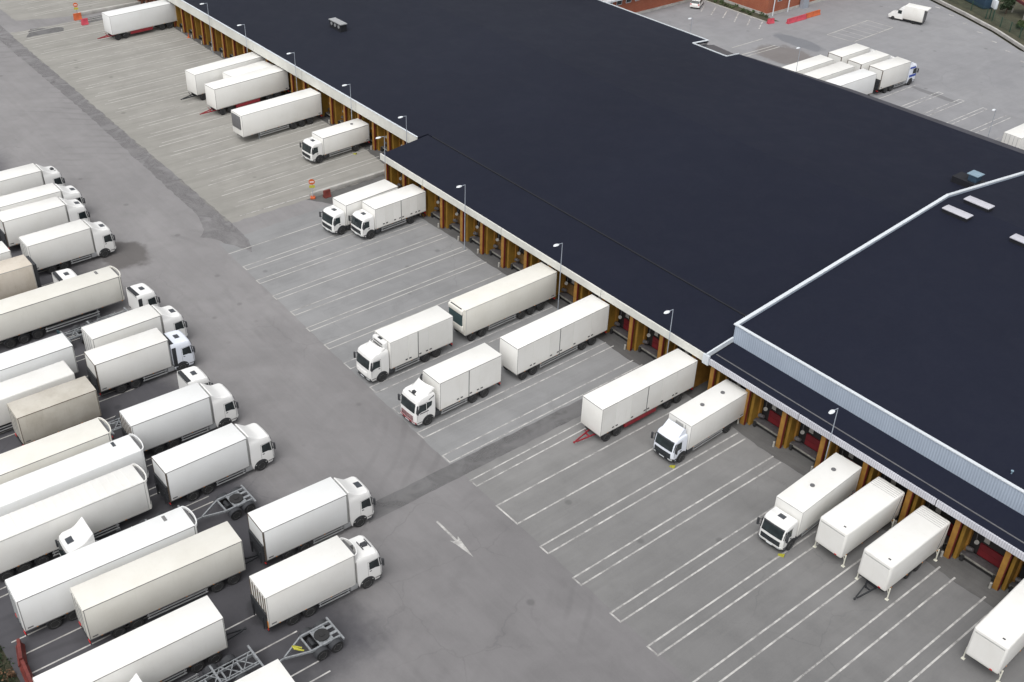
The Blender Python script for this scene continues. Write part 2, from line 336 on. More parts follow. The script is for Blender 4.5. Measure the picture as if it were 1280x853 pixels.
# ---------------------------------------------------------------- vehicle parts (forward = +y, origin on the ground)
WR = .50
def wheel(parent, x, y, r=WR, wdt=.30):
    s = 1 if x > 0 else -1
    def ty(mb): mb.lathe_x([(0, r * .60), (0, r * .93), (.04 * s, r), ((wdt - .04) * s, r), (wdt * s, r * .93), (wdt * s, r * .60)], -s * wdt, 0, 0, 22)
    def ri(mb): mb.lathe_x([(-.02 * s, .05), (-.02 * s, .30 * r), (-.10 * s, .36 * r), (-.10 * s, .52 * r), (.004 * s, .62 * r), (-.03 * s, .64 * r), (-.03 * s, .02)], 0, 0, 0, 18)
    w = part('wheel', ('ty', s, r, wdt), ty, M['tyre'], parent, (x, y, r))
    part('rim', ('ri', s, r), ri, M['rim'], w, (0, 0, 0))
    return w
def mudguard(parent, x, y, r=WR, mat='plastic', w=.42):
    s = 1 if x > 0 else -1
    def fn(mb):
        a0, a1 = R(15), R(165); n = 8; R0 = r + .07; R1 = r + .10
        for i in range(n):
            t, u = a0 + (a1 - a0) * i / n, a0 + (a1 - a0) * (i + 1) / n
            P = lambda a, q, X: (X, q * math.cos(a), q * math.sin(a))
            mb.add([P(t, R0, -w * s), P(u, R0, -w * s), P(u, R1, -w * s), P(t, R1, -w * s), P(t, R0, .02 * s), P(u, R0, .02 * s), P(u, R1, .02 * s), P(t, R1, .02 * s)],
                   [(3, 2, 6, 7), (0, 4, 5, 1), (0, 1, 2, 3), (4, 7, 6, 5), (0, 3, 7, 4), (1, 5, 6, 2)])
    return part('mudguard', ('mud', s, r, w), fn, M[mat], parent, (x, y, r))

def interp(tab, z):
    if z <= tab[0][0]: return tab[0][1:]
    for a, b in zip(tab, tab[1:]):
        if z <= b[0]:
            t = (z - a[0]) / (b[0] - a[0]); return tuple(p + (q - p) * t for p, q in zip(a[1:], b[1:]))
    return tab[-1][1:]
# (z, front y, half width, back y) measured from the front bumper plane
CABS = {
 'sleeper': dict(L=2.25, tab=[(.42, -.10, 1.20, -2.10), (.75, 0, 1.24, -2.2), (1.2, .02, 1.25, -2.25), (1.80, -.01, 1.25, -2.25), (2.35, -.09, 1.245, -2.25), (2.85, -.19, 1.235, -2.25), (3.12, -.27, 1.215, -2.25), (3.25, -.42, 1.18, -2.25), (3.34, -1.10, 1.15, -2.25), (3.46, -1.38, 1.14, -2.25), (3.74, -1.78, 1.13, -2.25), (3.98, -2.16, 1.12, -2.25)], ws=(1.80, 2.68), hatch=(3.265, 3.33), ax=1.38, win=(-.30, -1.18)),
 'flatsleeper': dict(L=2.2, tab=[(.42, -.10, 1.20, -2.05), (.75, 0, 1.24, -2.15), (1.2, .02, 1.25, -2.2), (1.80, -.01, 1.25, -2.2), (2.35, -.09, 1.245, -2.2), (2.80, -.18, 1.23, -2.2), (3.05, -.27, 1.205, -2.2), (3.18, -.44, 1.16, -2.2), (3.25, -1.0, 1.12, -2.19), (3.28, -1.5, 1.10, -2.16)], ws=(1.80, 2.64), hatch=None, ax=1.38, win=(-.30, -1.18)),
 'day': dict(L=1.75, tab=[(.42, -.10, 1.16, -1.6), (.75, 0, 1.19, -1.7), (1.15, .02, 1.20, -1.75), (1.55, -.01, 1.20, -1.75), (2.1, -.11, 1.185, -1.75), (2.48, -.20, 1.16, -1.75), (2.66, -.29, 1.135, -1.74), (2.76, -.46, 1.09, -1.73), (2.80, -.85, 1.05, -1.70)], ws=(1.56, 2.40), hatch=None, ax=1.20, win=(-.28, -1.05)),
}
def cab_ring(T, z, rc=.30):
    yf, w, yb = interp(T, z); r = min(rc, (yf - yb) * .45); pts = [(-w, yb)]
    for i in range(6):
        a = PI - (PI / 2) * i / 5; pts.append((-w + r + r * math.cos(a), yf - r + r * math.sin(a)))
    for t in (-.5, 0, .5): pts.append(((w - r) * t, yf + .035 * (1 - t * t * 2)))
    for i in range(6):
        a = PI / 2 - (PI / 2) * i / 5; pts.append((w - r + r * math.cos(a), yf - r + r * math.sin(a)))
    pts.append((w, yb)); pts.append((0, yb))
    return [(x, y, z) for x, y in pts]
def front_y(T, x, z, rc=.30):
    yf, w, yb = interp(T, z); r = min(rc, (yf - yb) * .45); ax = abs(x)
    if ax > w - r:
        d = min(1, (ax - (w - r)) / r); return yf - r + r * math.sqrt(max(0, 1 - d * d))
    return yf + .035 * (1 - 2 * min(.5, (ax / max(.01, w - r))) ** 2)
def front_patch(mb, T, x0, x1, z0, z1, off=.015, nx=12, nz=4):
    vs = []
    for j in range(nz + 1):
        z = z0 + (z1 - z0) * j / nz
        for i in range(nx + 1):
            x = x0 + (x1 - x0) * i / nx; vs.append((x, front_y(T, x, z) + off, z))
    fs = [(j * (nx + 1) + i, j * (nx + 1) + i + 1, (j + 1) * (nx + 1) + i + 1, (j + 1) * (nx + 1) + i) for j in range(nz) for i in range(nx)]
    o = len(mb.v); mb.add(vs, fs)
    # give it thickness backwards
    vs2 = [(x, y - off * .9 - .01, z) for x, y, z in vs]; rim = [i for i in range(nx + 1)] + [j * (nx + 1) + nx for j in range(1, nz + 1)] + [nz * (nx + 1) + i for i in range(nx - 1, -1, -1)] + [j * (nx + 1) for j in range(nz - 1, 0, -1)]
    k = len(rim); mb.add([vs[i] for i in rim] + [vs2[i] for i in rim], [(i, (i + 1) % k, k + (i + 1) % k, k + i) for i in range(k)])
def side_poly(mb, T, s, pts, off=.014):
    P = []; Q = []
    for y, z in pts:
        w = interp(T, z)[1]; P.append((s * (w + off), y, z)); Q.append((s * (w - .02), y, z))
    n = len(P); mb.add(P + Q, [tuple(range(n))] + [(i, (i + 1) % n, n + (i + 1) % n, n + i) for i in range(n)])

def make_cab(root, yfront, kind='sleeper', paint='cab', bumper='cab', grille='plastic', hatch='panel', deflector=None, dark_back=False, blue=False, stripes=False):
    D = CABS[kind]; T = D['tab']; L = D['L']; key = (kind,)
    def body(mb): mb.loft([cab_ring(T, z) for z in sorted(set([t[0] for t in T] + [.55, .95, 1.5, 2.0, 2.6]))])
    cab = part('cab', ('cab', kind), body, M[paint], root, (0, yfront, 0), smooth=26)
    z0, z1 = D['ws']; wmax = 1.19 if kind != 'day' else 1.13
    part('windscreen', ('ws', kind), lambda mb: front_patch(mb, T, -wmax, wmax, z0, z1), M['glass'], cab)
    part('lower_apron', ('lap', kind), lambda mb: front_patch(mb, T, -1.18, 1.18, .43, .60, .062, 16, 1), M['chassis'], cab)
    for s in (-1, 1): part('corner_pillar', ('cpl', kind, s), lambda mb: side_poly(mb, T, s, [(-.24, z0 + .0), (-.17, z0 - .02), (-.24, z1 - .05), (-.33, z1 - .03)], .016), M['plastic'], cab)
    part('sun_visor', ('visor', kind), lambda mb: front_patch(mb, T, -1.0, 1.0, z1 + .03, z1 + .12, .05, 12, 1), M['plastic'], cab)
    gz = (.86, 1.50) if kind != 'day' else (.82, 1.30)
    if grille == 'plastic': part('grille_panel', ('grp', kind), lambda mb: front_patch(mb, T, -.92, .92, gz[0], gz[1], .02, 12, 2), M['glass'], cab)
    part('grille', ('gr', kind, 1), lambda mb: [front_patch(mb, T, -.86, .86, .92 + i * .11, .96 + i * .11, .03, 12, 1) for i in range(5 if kind != 'day' else 4)], M[paint if grille == 'slats' else grille], cab)
    def bump(mb): front_patch(mb, T, -1.17, 1.17, .44, .80, .05, 16, 2)
    bp_ = part('bumper', ('bump', kind), bump, M[bumper], cab)
    part('number_plate', ('np', kind), lambda mb: front_patch(mb, T, -.27, .27, .56, .67, .085, 2, 1), M['lamp_head'], cab)
    for s in (-1, 1):
        part('headlight', ('hl', kind, s), lambda mb: front_patch(mb, T, s * .70 if s > 0 else -1.08, 1.08 if s > 0 else -.70, .60, .78, .066, 5, 1), M['headlamp'], cab)
        y0, y1 = D['win']
        part('side_window', ('sw', kind, s), lambda mb: side_poly(mb, T, s, [(y0, z0 - .08), (y0 - .35, z0 + .02), (y1, z0 + .02), (y1, z1 - .08), (y0 - .12, z1 - .04)]), M['glass'], cab)
        # door outline
        def door(mb):
            for (a, b) in (((y1 - .10, .95), (y1 - .10, z1)), ((y0 + .10, .95), (y0 + .10, z0)), ((y1 - .1, z1), (y0 - .1, z1))):
                w_ = interp(T, (a[1] + b[1]) / 2)[1]; mb.bar((s * (w_ + .004), a[0], a[1]), (s * (interp(T, b[1])[1] + .004), b[0], b[1]), .012, .018)
        part('door_seam', ('ds', kind, s), door, M['seal'], cab)
        part('door_handle', ('dh', kind, s), lambda mb: mb.box(s * 1.235, s * 1.275, y1 + .02, y1 + .2, z0 - .18, z0 - .12), M['plastic'], cab)
        def mir(mb):
            mb.box(s * 1.33, s * 1.52, -.16, -.02, z0 + .05, z0 + .72, .03); mb.bar((s * 1.17, -.2, z0 + .68), (s * 1.40, -.1, z0 + .66), .04, .04); mb.bar((s * 1.17, -.2, z0 + .12), (s * 1.40, -.1, z0 + .12), .04, .04)
        part('mirror', ('mir', kind, s), mir, M['plastic'], cab)
        def arch(mb):
            n = 12; c = (-D['ax'], .52); q = [(c[0] + .66 * math.cos(t), c[1] + .66 * math.sin(t)) for t in [PI * i / n for i in range(n + 1)]]
            side_poly(mb, T, s, [(c[0] + .66, .44)] + q + [(c[0] - .66, .44)], .012)
        part('wheel_arch', ('arch', kind, s), arch, M['chassis'], cab)
        wheel(root, s * 1.285, yfront - D['ax'])
        part('step', ('st', kind, s), lambda mb: [mb.box(s * 1.13, s * 1.26, -.68, -.2, .40 + i * .28, .45 + i * .28) for i in range(2)], M['plastic'], cab)
    if kind == 'sleeper' and hatch == 'panel':
        part('roof_hatch', ('hat', kind), lambda mb: front_patch(mb, T, -.36, .36, D['hatch'][0], D['hatch'][1], .02, 4, 2), M['hatchback'], cab)
    if kind == 'sleeper' and hatch == 'bar':
        def hb(mb):
            mb.bar((-.55, -.52, 3.24), (.55, -.52, 3.24), .05, .05)
            for x in (-.55, .55): mb.bar((x, -.52, 3.24), (x, -.75, 3.34), .05, .05)
            mb.box(-.22, .22, -1.0, -.62, 3.20, 3.46, .03)
        part('roof_lamp_bar', ('hb', kind), hb, M['plastic'], cab)
    if kind in ('day', 'flatsleeper') and hatch == 'panel':
        zt = T[-1][0]
        part('roof_hatch', ('hat', kind), lambda mb: mb.box(-.30, .30, -1.35, -.90, zt - .02, zt + .045, .02), M['hatchback'], cab)
    if deflector == 'wedge':
        def wd(mb):
            zt = T[-1][0]; w = .98
            for (xa, xb) in ((-w, w),):
                A = [(xa, -.62, zt - .06), (xb, -.62, zt - .06), (xb * .96, -1.42, zt + .62), (xa * .96, -1.42, zt + .62)]; Bq = [(xa, -.70, zt - .12), (xb, -.70, zt - .12), (xb * .96, -1.5, zt + .58), (xa * .96, -1.5, zt + .58)]
                mb.add(A + Bq, [(0, 1, 2, 3), (7, 6, 5, 4), (0, 4, 5, 1), (1, 5, 6, 2), (2, 6, 7, 3), (3, 7, 4, 0)])
            for s in (-1, 1):
                P = [(s * w, -.62, zt - .06), (s * w * .96, -1.42, zt + .62), (s * w * .98, -1.66, zt + .5), (s * 1.0, -1.66, zt - .08)]
                mb.add(P + [(x - s * .03, y, z) for x, y, z in P], [(0, 1, 2, 3), (7, 6, 5, 4), (0, 4, 5, 1), (1, 5, 6, 2), (2, 6, 7, 3)])
        part('roof_deflector', ('wedge', kind), wd, M[paint], cab)
    if deflector in ('scoop', 'lowscoop'):
        hh = .80 if deflector == 'scoop' else .50
        def scp(mb):
            zt = T[-1][0]; nx, nt_ = 14, 6; A = []
            for off in (0, -.045):
                for j in range(nt_ + 1):
                    t_ = j / nt_
                    for i in range(nx + 1):
                        u = -1 + 2 * i / nx; w_ = 1.10 - .05 * t_
                        A.append((u * w_, -.62 - 1.05 * t_ ** .85 * hh / .8 - .62 * abs(u) ** 3.5 + off, zt - .10 + (hh + .10) * t_ * (1 - .42 * abs(u) ** 4)))
            k = (nx + 1) * (nt_ + 1); F = []
            for j in range(nt_):
                for i in range(nx):
                    a = j * (nx + 1) + i; F.append((a, a + 1, a + nx + 2, a + nx + 1)); F.append((k + a + nx + 1, k + a + nx + 2, k + a + 1, k + a))
            for i in range(nx): a = nt_ * (nx + 1) + i; F.append((a, a + 1, k + a + 1, k + a))
            for j in range(nt_):
                for i in (0, nx): a = j * (nx + 1) + i; F.append((a, a + nx + 1, k + a + nx + 1, k + a))
            mb.add(A, F)
        part('roof_deflector', ('scoop', kind, hh), scp, M[paint], cab, smooth=50)
        part('exhaust_stack', ('stk', kind), lambda mb: (mb.tube((1.02, -2.32, 1.2), (1.02, -2.32, 3.75), .09, 10), mb.tube((1.02, -2.32, 3.75), (1.02, -2.45, 3.95), .09, 10)), M['plastic'], cab)
    if deflector == 'hoop':     # curved fairing standing free behind the cab roof, dark behind
        def fr(mb):
            pts = [(1.12 * math.cos(a), -2.26 + .52 * math.sin(a)) for a in [PI * i / 10 for i in range(11)]]
            for (x0_, y0_), (x1_, y1_) in zip(pts, pts[1:]):
                mb.add([(x0_, y0_, 3.05), (x1_, y1_, 3.05), (x1_, y1_, 3.86), (x0_, y0_, 3.86), (x0_ * .94, y0_ - .05, 3.05), (x1_ * .94, y1_ - .05, 3.05), (x1_ * .94, y1_ - .05, 3.86), (x0_ * .94, y0_ - .05, 3.86)],
                       [(0, 1, 2, 3), (7, 6, 5, 4), (3, 2, 6, 7), (0, 4, 5, 1)])
        part('roof_deflector', ('hoopd', kind), fr, M[paint], cab)
        part('fairing_void', ('hoopv', kind), lambda mb: (mb.box(-.95, .95, -2.22, -2.02, 3.1, 3.74, .04), mb.box(-.04, .04, -2.03, -1.80, 3.2, 3.8)), M['seal'], cab)
    if hatch == 'bar2':
        def hb2(mb):
            mb.bar((-.5, -.55, 3.30), (.5, -.55, 3.30), .06, .05); mb.bar((-.5, -1.2, 3.34), (.5, -1.2, 3.34), .06, .05)
            mb.box(-.2, .2, -1.1, -.65, 3.20, 3.40, .03); mb.bar((0, -.55, 3.3), (0, -1.2, 3.34), .05, .05)
        part('roof_lamp_bar', ('hb2', kind), hb2, M['plastic'], cab)
    if dark_back:
        part('cab_back_panel', ('cbk', kind), lambda mb: [mb.box(s * .95, s * (T[3][2] + .02), -L + .02, -L + .42, .85, T[-1][0] - .35, .02) for s in (-1, 1)] + [mb.box(-1.02, 1.02, -L + .0, -L + .36, T[-1][0] - .34, T[-1][0] + .06, .04)], M['chassis'], cab)
    if blue:
        def bl(mb):
            for s in (-1, 1):
                side_poly(mb, T, s, [(-.2, 1.35), (-1.95, 1.35), (-1.95, 1.72), (-.2, 1.72)], .02); side_poly(mb, T, s, [(-.55, 2.72), (-2.1, 2.72), (-2.1, 3.0), (-.75, 3.0)], .02)
        part('blue_stripe', ('blue', kind), bl, M['blue'], cab)
    if stripes:
        for s in (-1, 1): part('sleeper_window', ('slw', kind, s), lambda mb: side_poly(mb, T, s, [(-1.24, 1.86), (-1.78, 2.10), (-1.85, 2.55), (-1.24, 2.60)]), M['glass'], cab)
        def stp(mb):
            for s in (-1, 1):
                side_poly(mb, T, s, [(-1.45, 1.62), (-.5, 1.62), (-.5, 1.70), (-1.45, 1.70)], .02); side_poly(mb, T, s, [(-1.5, 2.78), (-2.1, 2.98), (-2.1, 3.08), (-1.5, 2.84)], .02)
        part('cab_stripe', ('stp', kind), stp, M['chassis'], cab)
    return cab

def make_box(root, L, y0, zb, zt, mat, W=2.56, edge='edge_light', bev=.035, doors=None, rear='doors', ribs=False, vents=0, end_posts=None, front_edge=None, gloss=None):
    """cargo box centred on x, from y0 to y0+L"""
    hw = W / 2; y1 = y0 + L
    box = part('cargo_box', ('box', L, y0, zb, zt, W, bev), lambda mb: mb.box(-hw, hw, y0, y1, zb, zt, bev), M[mat], root, smooth=40)
    def trim(mb):
        t = .06; e = .008
        for s in (-1, 1):
            mb.box(s * (hw - .02), s * (hw + e), y0 + .03, y1 - .03, zt - bev - t, zt - bev)
            mb.box(s * (hw - .02), s * (hw + e), y0 + .03, y1 - .03, zb + bev, zb + bev + .05)
            for y in (y0 + bev, y1 - bev - .05): mb.box(s * (hw - .02), s * (hw + e), y, y + .05, zb + .06, zt - .06)
        for y, d in ((y0, -1), (y1, 1)):
            mb.box(-hw + .05, hw - .05, y - d * .02, y + d * e, zt - bev - t, zt - bev)
            mb.box(-hw + .05, hw - .05, y - d * .02, y + d * e, zb + .04, zb + .09)
    if bev < .1: part('edge_trim', ('trim', L, y0, zb, zt, W), trim, M[edge], box, smooth=0)
    [part('data_plate', ('dpl', s_, y0, zb, W), lambda mb: mb.box(s_ * (hw - .01), s_ * (hw + .01), y0 + .22, y0 + .62, zb + .20, zb + .31), M['seal'], box, smooth=0) for s_ in (-1, 1)]
    part('marker_light', ('mkl', L, y0, zb, W), lambda mb: [mb.box(s * (hw - .01), s * (hw + .012), y_, y_ + .12, zb + .02, zb + .07) for s in (-1, 1) for y_ in [y0 + .8 + 2.1 * k for k in range(int((L - 1) / 2.1) + 1)]], M['orange_lamp'], box, smooth=0)
    if doors:
        e = .022
        for s in (-1, 1):
            cuts = [y0 + .06 + (L - .12) * c for c in doors]
            for a, b2 in zip(cuts, cuts[1:]):
                part('side_door', ('sd', s, round(a, 3), round(b2, 3), zb, zt, W), lambda mb: mb.box(s * (hw - .01), s * (hw + e), a + .014, b2 - .014, zb + .10, zt - .10), M[mat], box, smooth=0)
            def lat(mb):
                for i, c in enumerate(cuts[1:-1]):
                    mb.box(s * (hw), s * (hw + .045), c - .36, c - .10, zb + .34, zb + .46); mb.box(s * (hw), s * (hw + .045), c + .10, c + .34, zb + .34, zb + .46) if i % 2 == 0 else None
                c = cuts[len(cuts) // 2]; mb.box(s * (hw), s * (hw + e + .012), c - .035, c + .035, zb + .04, zt - .06)
            part('door_latch', ('lat', s, tuple(doors), L, y0, zb, zt), lat, M['plastic'], box, smooth=0)
    if rear == 'doors':
        for s in (-1, 1):
            part('rear_door', ('rd', s, y0, zb, zt, W), lambda mb: mb.box(s * .012, s * (hw - .06), y0 - .028, y0 + .02, zb + .12, zt - .10), M[mat], box, smooth=0)
        part('lock_rod', ('rod', y0, zb, zt), lambda mb: [mb.tube((x, y0 - .05, zb + .1), (x, y0 - .05, zt - .12), .018, 6) for x in (-.85, -.3, .3, .85)], M['galv'], box)
    if rear == 'lift':      # upper half door, folded tail lift below, lamps under it
        zm = zb + (zt - zb) * .50
        part('rear_door', ('ru', y0, zm, zt, W), lambda mb: mb.box(-hw + .10, hw - .10, y0 - .025, y0 + .02, zm, zt - .12), M[mat], box, smooth=0)
        part('rear_frame', ('rf', y0, zb, zt, W), lambda mb: [mb.box(s * (hw - .09), s * (hw + .004), y0 - .035, y0 + .05, zb - .02, zt - .05) for s in (-1, 1)] + [mb.box(-hw + .1, hw - .1, y0 - .035, y0 + .02, zt - .12, zt - .06)], M['bronze' if end_posts is None else end_posts], box, smooth=0)
        def tl(mb):
            mb.box(-hw + .12, hw - .12, y0 - .16, y0 - .03, zb - .1, zm - .03)
            for x in (-.75, .75): mb.box(x - .07, x + .07, y0 - .26, y0 - .16, zb - .45, zb + .7)
            for i in range(4): mb.box(-hw + .2, hw - .2, y0 - .18, y0 - .16, zb + .1 + i * .32, zb + .13 + i * .32)
        part('tail_lift', ('tl', y0, zb, zm), tl, M['plastic'], root, smooth=0)
    if rear == 'ribs':      # several upright posts on the upper rear
        zm = zb + (zt - zb) * .45
        part('rear_door', ('rr', y0, zm, zt), lambda mb: mb.box(-hw + .08, hw - .08, y0 - .02, y0 + .02, zm, zt - .1), M[mat], box, smooth=0)
        part('rear_post', ('rrp', y0, zm, zt), lambda mb: [mb.box(x - .03, x + .03, y0 - .07, y0 - .02, zm, zt - .12) for x in (-1.15, -.75, -.35, .05, .45, .85, 1.18)], M['bronze'], box, smooth=0)
        part('tail_lift', ('tl2', y0, zb, zm), lambda mb: [mb.box(-hw + .1, hw - .1, y0 - .14, y0 - .02, zb - .1, zm - .02)] + [mb.box(x - .05, x + .05, y0 - .22, y0 - .14, zb - .4, zb + .8) for x in (-.8, .8)], M['chassis'], root, smooth=0)
        for s in (-1, 1): part('marker_panel', ('mk', y0, zb, s), lambda mb: mb.box(s * (hw - .14), s * (hw - .0), y0 - .05, y0 - .01, zb - .02, zb + .62), M['orange_lamp'], root, smooth=0)
    if ribs:
        part('roof_rib', ('rib', L, y0, zt, W), lambda mb: [mb.box(-hw + .08, hw - .08, y0 + i - .03, y0 + i + .03, zt - .01, zt + .018) for i in [.6 + .62 * k for k in range(int((L - .8) / .62))]], M[mat], box, smooth=0)
    for k in range(vents):
        part('roof_vent', ('rv', zt), lambda mb: (mb.tube((0, 0, zt - .01), (0, 0, zt + .07), .20, 14), mb.tube((0, 0, zt + .07), (0, 0, zt + .10), .13, 12)), M['seal'], box, (.12, y0 + L * (.25 + .36 * k), 0))
    return box
def make_chassis(root, y0, y1, zt, mat='chassis', cross=5, w=.42):
    def fn(mb):
        for s in (-1, 1): mb.box(s * (w - .04), s * (w + .04), y0, y1, zt - .26, zt - .005)
        for i in range(cross):
            y = y0 + .1 + (y1 - y0 - .2) * i / (cross - 1); mb.box(-w, w, y - .05, y + .05, zt - .22, zt - .06); 
        for i in range(cross):
            y = y0 + .1 + (y1 - y0 - .2) * i / (cross - 1); mb.box(-1.1, 1.1, y - .03, y + .03, zt - .06, zt - .008)
    return part('chassis', ('ch', y0, y1, zt, cross, w), fn, M[mat], root, smooth=0)
def axle(root, y, r=WR): part('axle', ('axle', r), lambda mb: (mb.tube((-1.0, 0, r), (1.0, 0, r), .08, 8), mb.box(-.18, .18, -.16, .16, r - .16, r + .16, .04)), M['chassis'], root, (0, y, 0))
def side_guard(root, y0, y1, mat='alu'):
    for s in (-1, 1):
        part('side_guard', ('sg', s, y0, y1), lambda mb: [mb.box(s * 1.20, s * 1.235, y0, y1, z, z + .11) for z in (.48, .76)] + [mb.box(s * 1.14, s * 1.20, y, y + .06, .45, .98) for y in (y0 + .1, y1 - .16)], M[mat], root, smooth=0)
def rear_lights(root, y, z=.62, bar=True):
    for s in (-1, 1): part('rear_light', ('rl', s, z), lambda mb: mb.box(s * .78, s * 1.16, -.06, .0, z, z + .13), M['redbright'], root, (0, y, 0), smooth=0)
    if bar: part('underrun_bar', ('ub', z), lambda mb: (mb.box(-1.15, 1.15, -.02, .06, z - .16, z - .04), mb.box(-.5, -.42, .0, .1, z - .1, z + .4), mb.box(.42, .5, .0, .1, z - .1, z + .4)), M['chassis'], root, (0, y, 0), smooth=0)

def box_truck(label, x, y, ang=0, face=1, L=7.2, top=4.1, zb=1.0, cab='sleeper', gap=.18, mat='white', paint='cab', bumper='cab', grille='plastic', hatch='panel', deflector=None, dark_back=False,
              doors=None, edge='edge_light', rear='doors', reefer=False, vents=0, axles=2, blue=False, guard='alu', group='box trucks parked in the yard', stripes=False, front_unit=False, bev=.035, open_rear=False, chock=None):
    """x, y: middle of the cargo box; face +1 looks along +y, -1 along -y; ang in degrees"""
    rz = R(-ang) + (0 if face > 0 else PI)
    t = thing('box_truck', label, 'truck', (x, y, 0), rz, group)
    h = L / 2; D = CABS[cab]; yf = h + gap + D['L']
    make_box(t, L, -h, zb, top, mat, edge=edge, doors=doors, rear=rear, vents=vents, bev=bev)
    make_chassis(t, -h + .1, yf - .5, zb)
    make_cab(t, yf, cab, paint, bumper, grille, hatch, deflector, dark_back, blue, stripes)
    ys = [-h + 1.95, -h + 3.3] if axles == 2 else [-h + 2.2]
    for yy in ys:
        axle(t, yy)
        for s in (-1, 1): wheel(t, s * 1.24, yy); 
        for s in (-1, 1): mudguard(t, s * 1.25, yy)
    g0, g1 = ys[-1] + .75, yf - D['ax'] - .78
    side_guard(t, g0, g1 - .75, guard)
    for s in (-1, 1): part('fuel_tank', ('ft', s, g1), lambda mb: mb.box(s * .62, s * 1.18, g1 - .68, g1 + .02, .42, .95, .07), M['alu' if s > 0 else 'plastic'], t)
    rear_lights(t, -h + .02)
    if reefer:
        def ru(mb):
            mb.box(-.98, .98, h, h + .52, top - 1.12, top - .05, .16)
        u = part('cooling_unit', ('ru', h, top), ru, M[paint], t, smooth=45)
        part('cooling_slot', ('rs', h, top), lambda mb: (mb.box(-.7, .7, h + .50, h + .535, top - .42, top - .30)), M['plastic'], u, smooth=0)
        part('fan_grille', ('rs2', h, top), lambda mb: mb.box(-.28, .28, h + .1, h + .38, top - .06, top - .03), M['plastic'], u, smooth=0)
        part('air_intake', ('rs3', h, top), lambda mb: mb.box(-.78, .78, h + .49, h + .53, top - .86, top - .58), M['seal'], u, smooth=0)
    if front_unit:
        part('front_grab_frame', ('fgf', h, top), lambda mb: (mb.box(-.42, .42, h - .01, h + .05, top - .62, top - .28), mb.box(-.72, -.66, h, h + .04, top - .8, top - .2)), M['edge_light'], t, smooth=0)
    return t

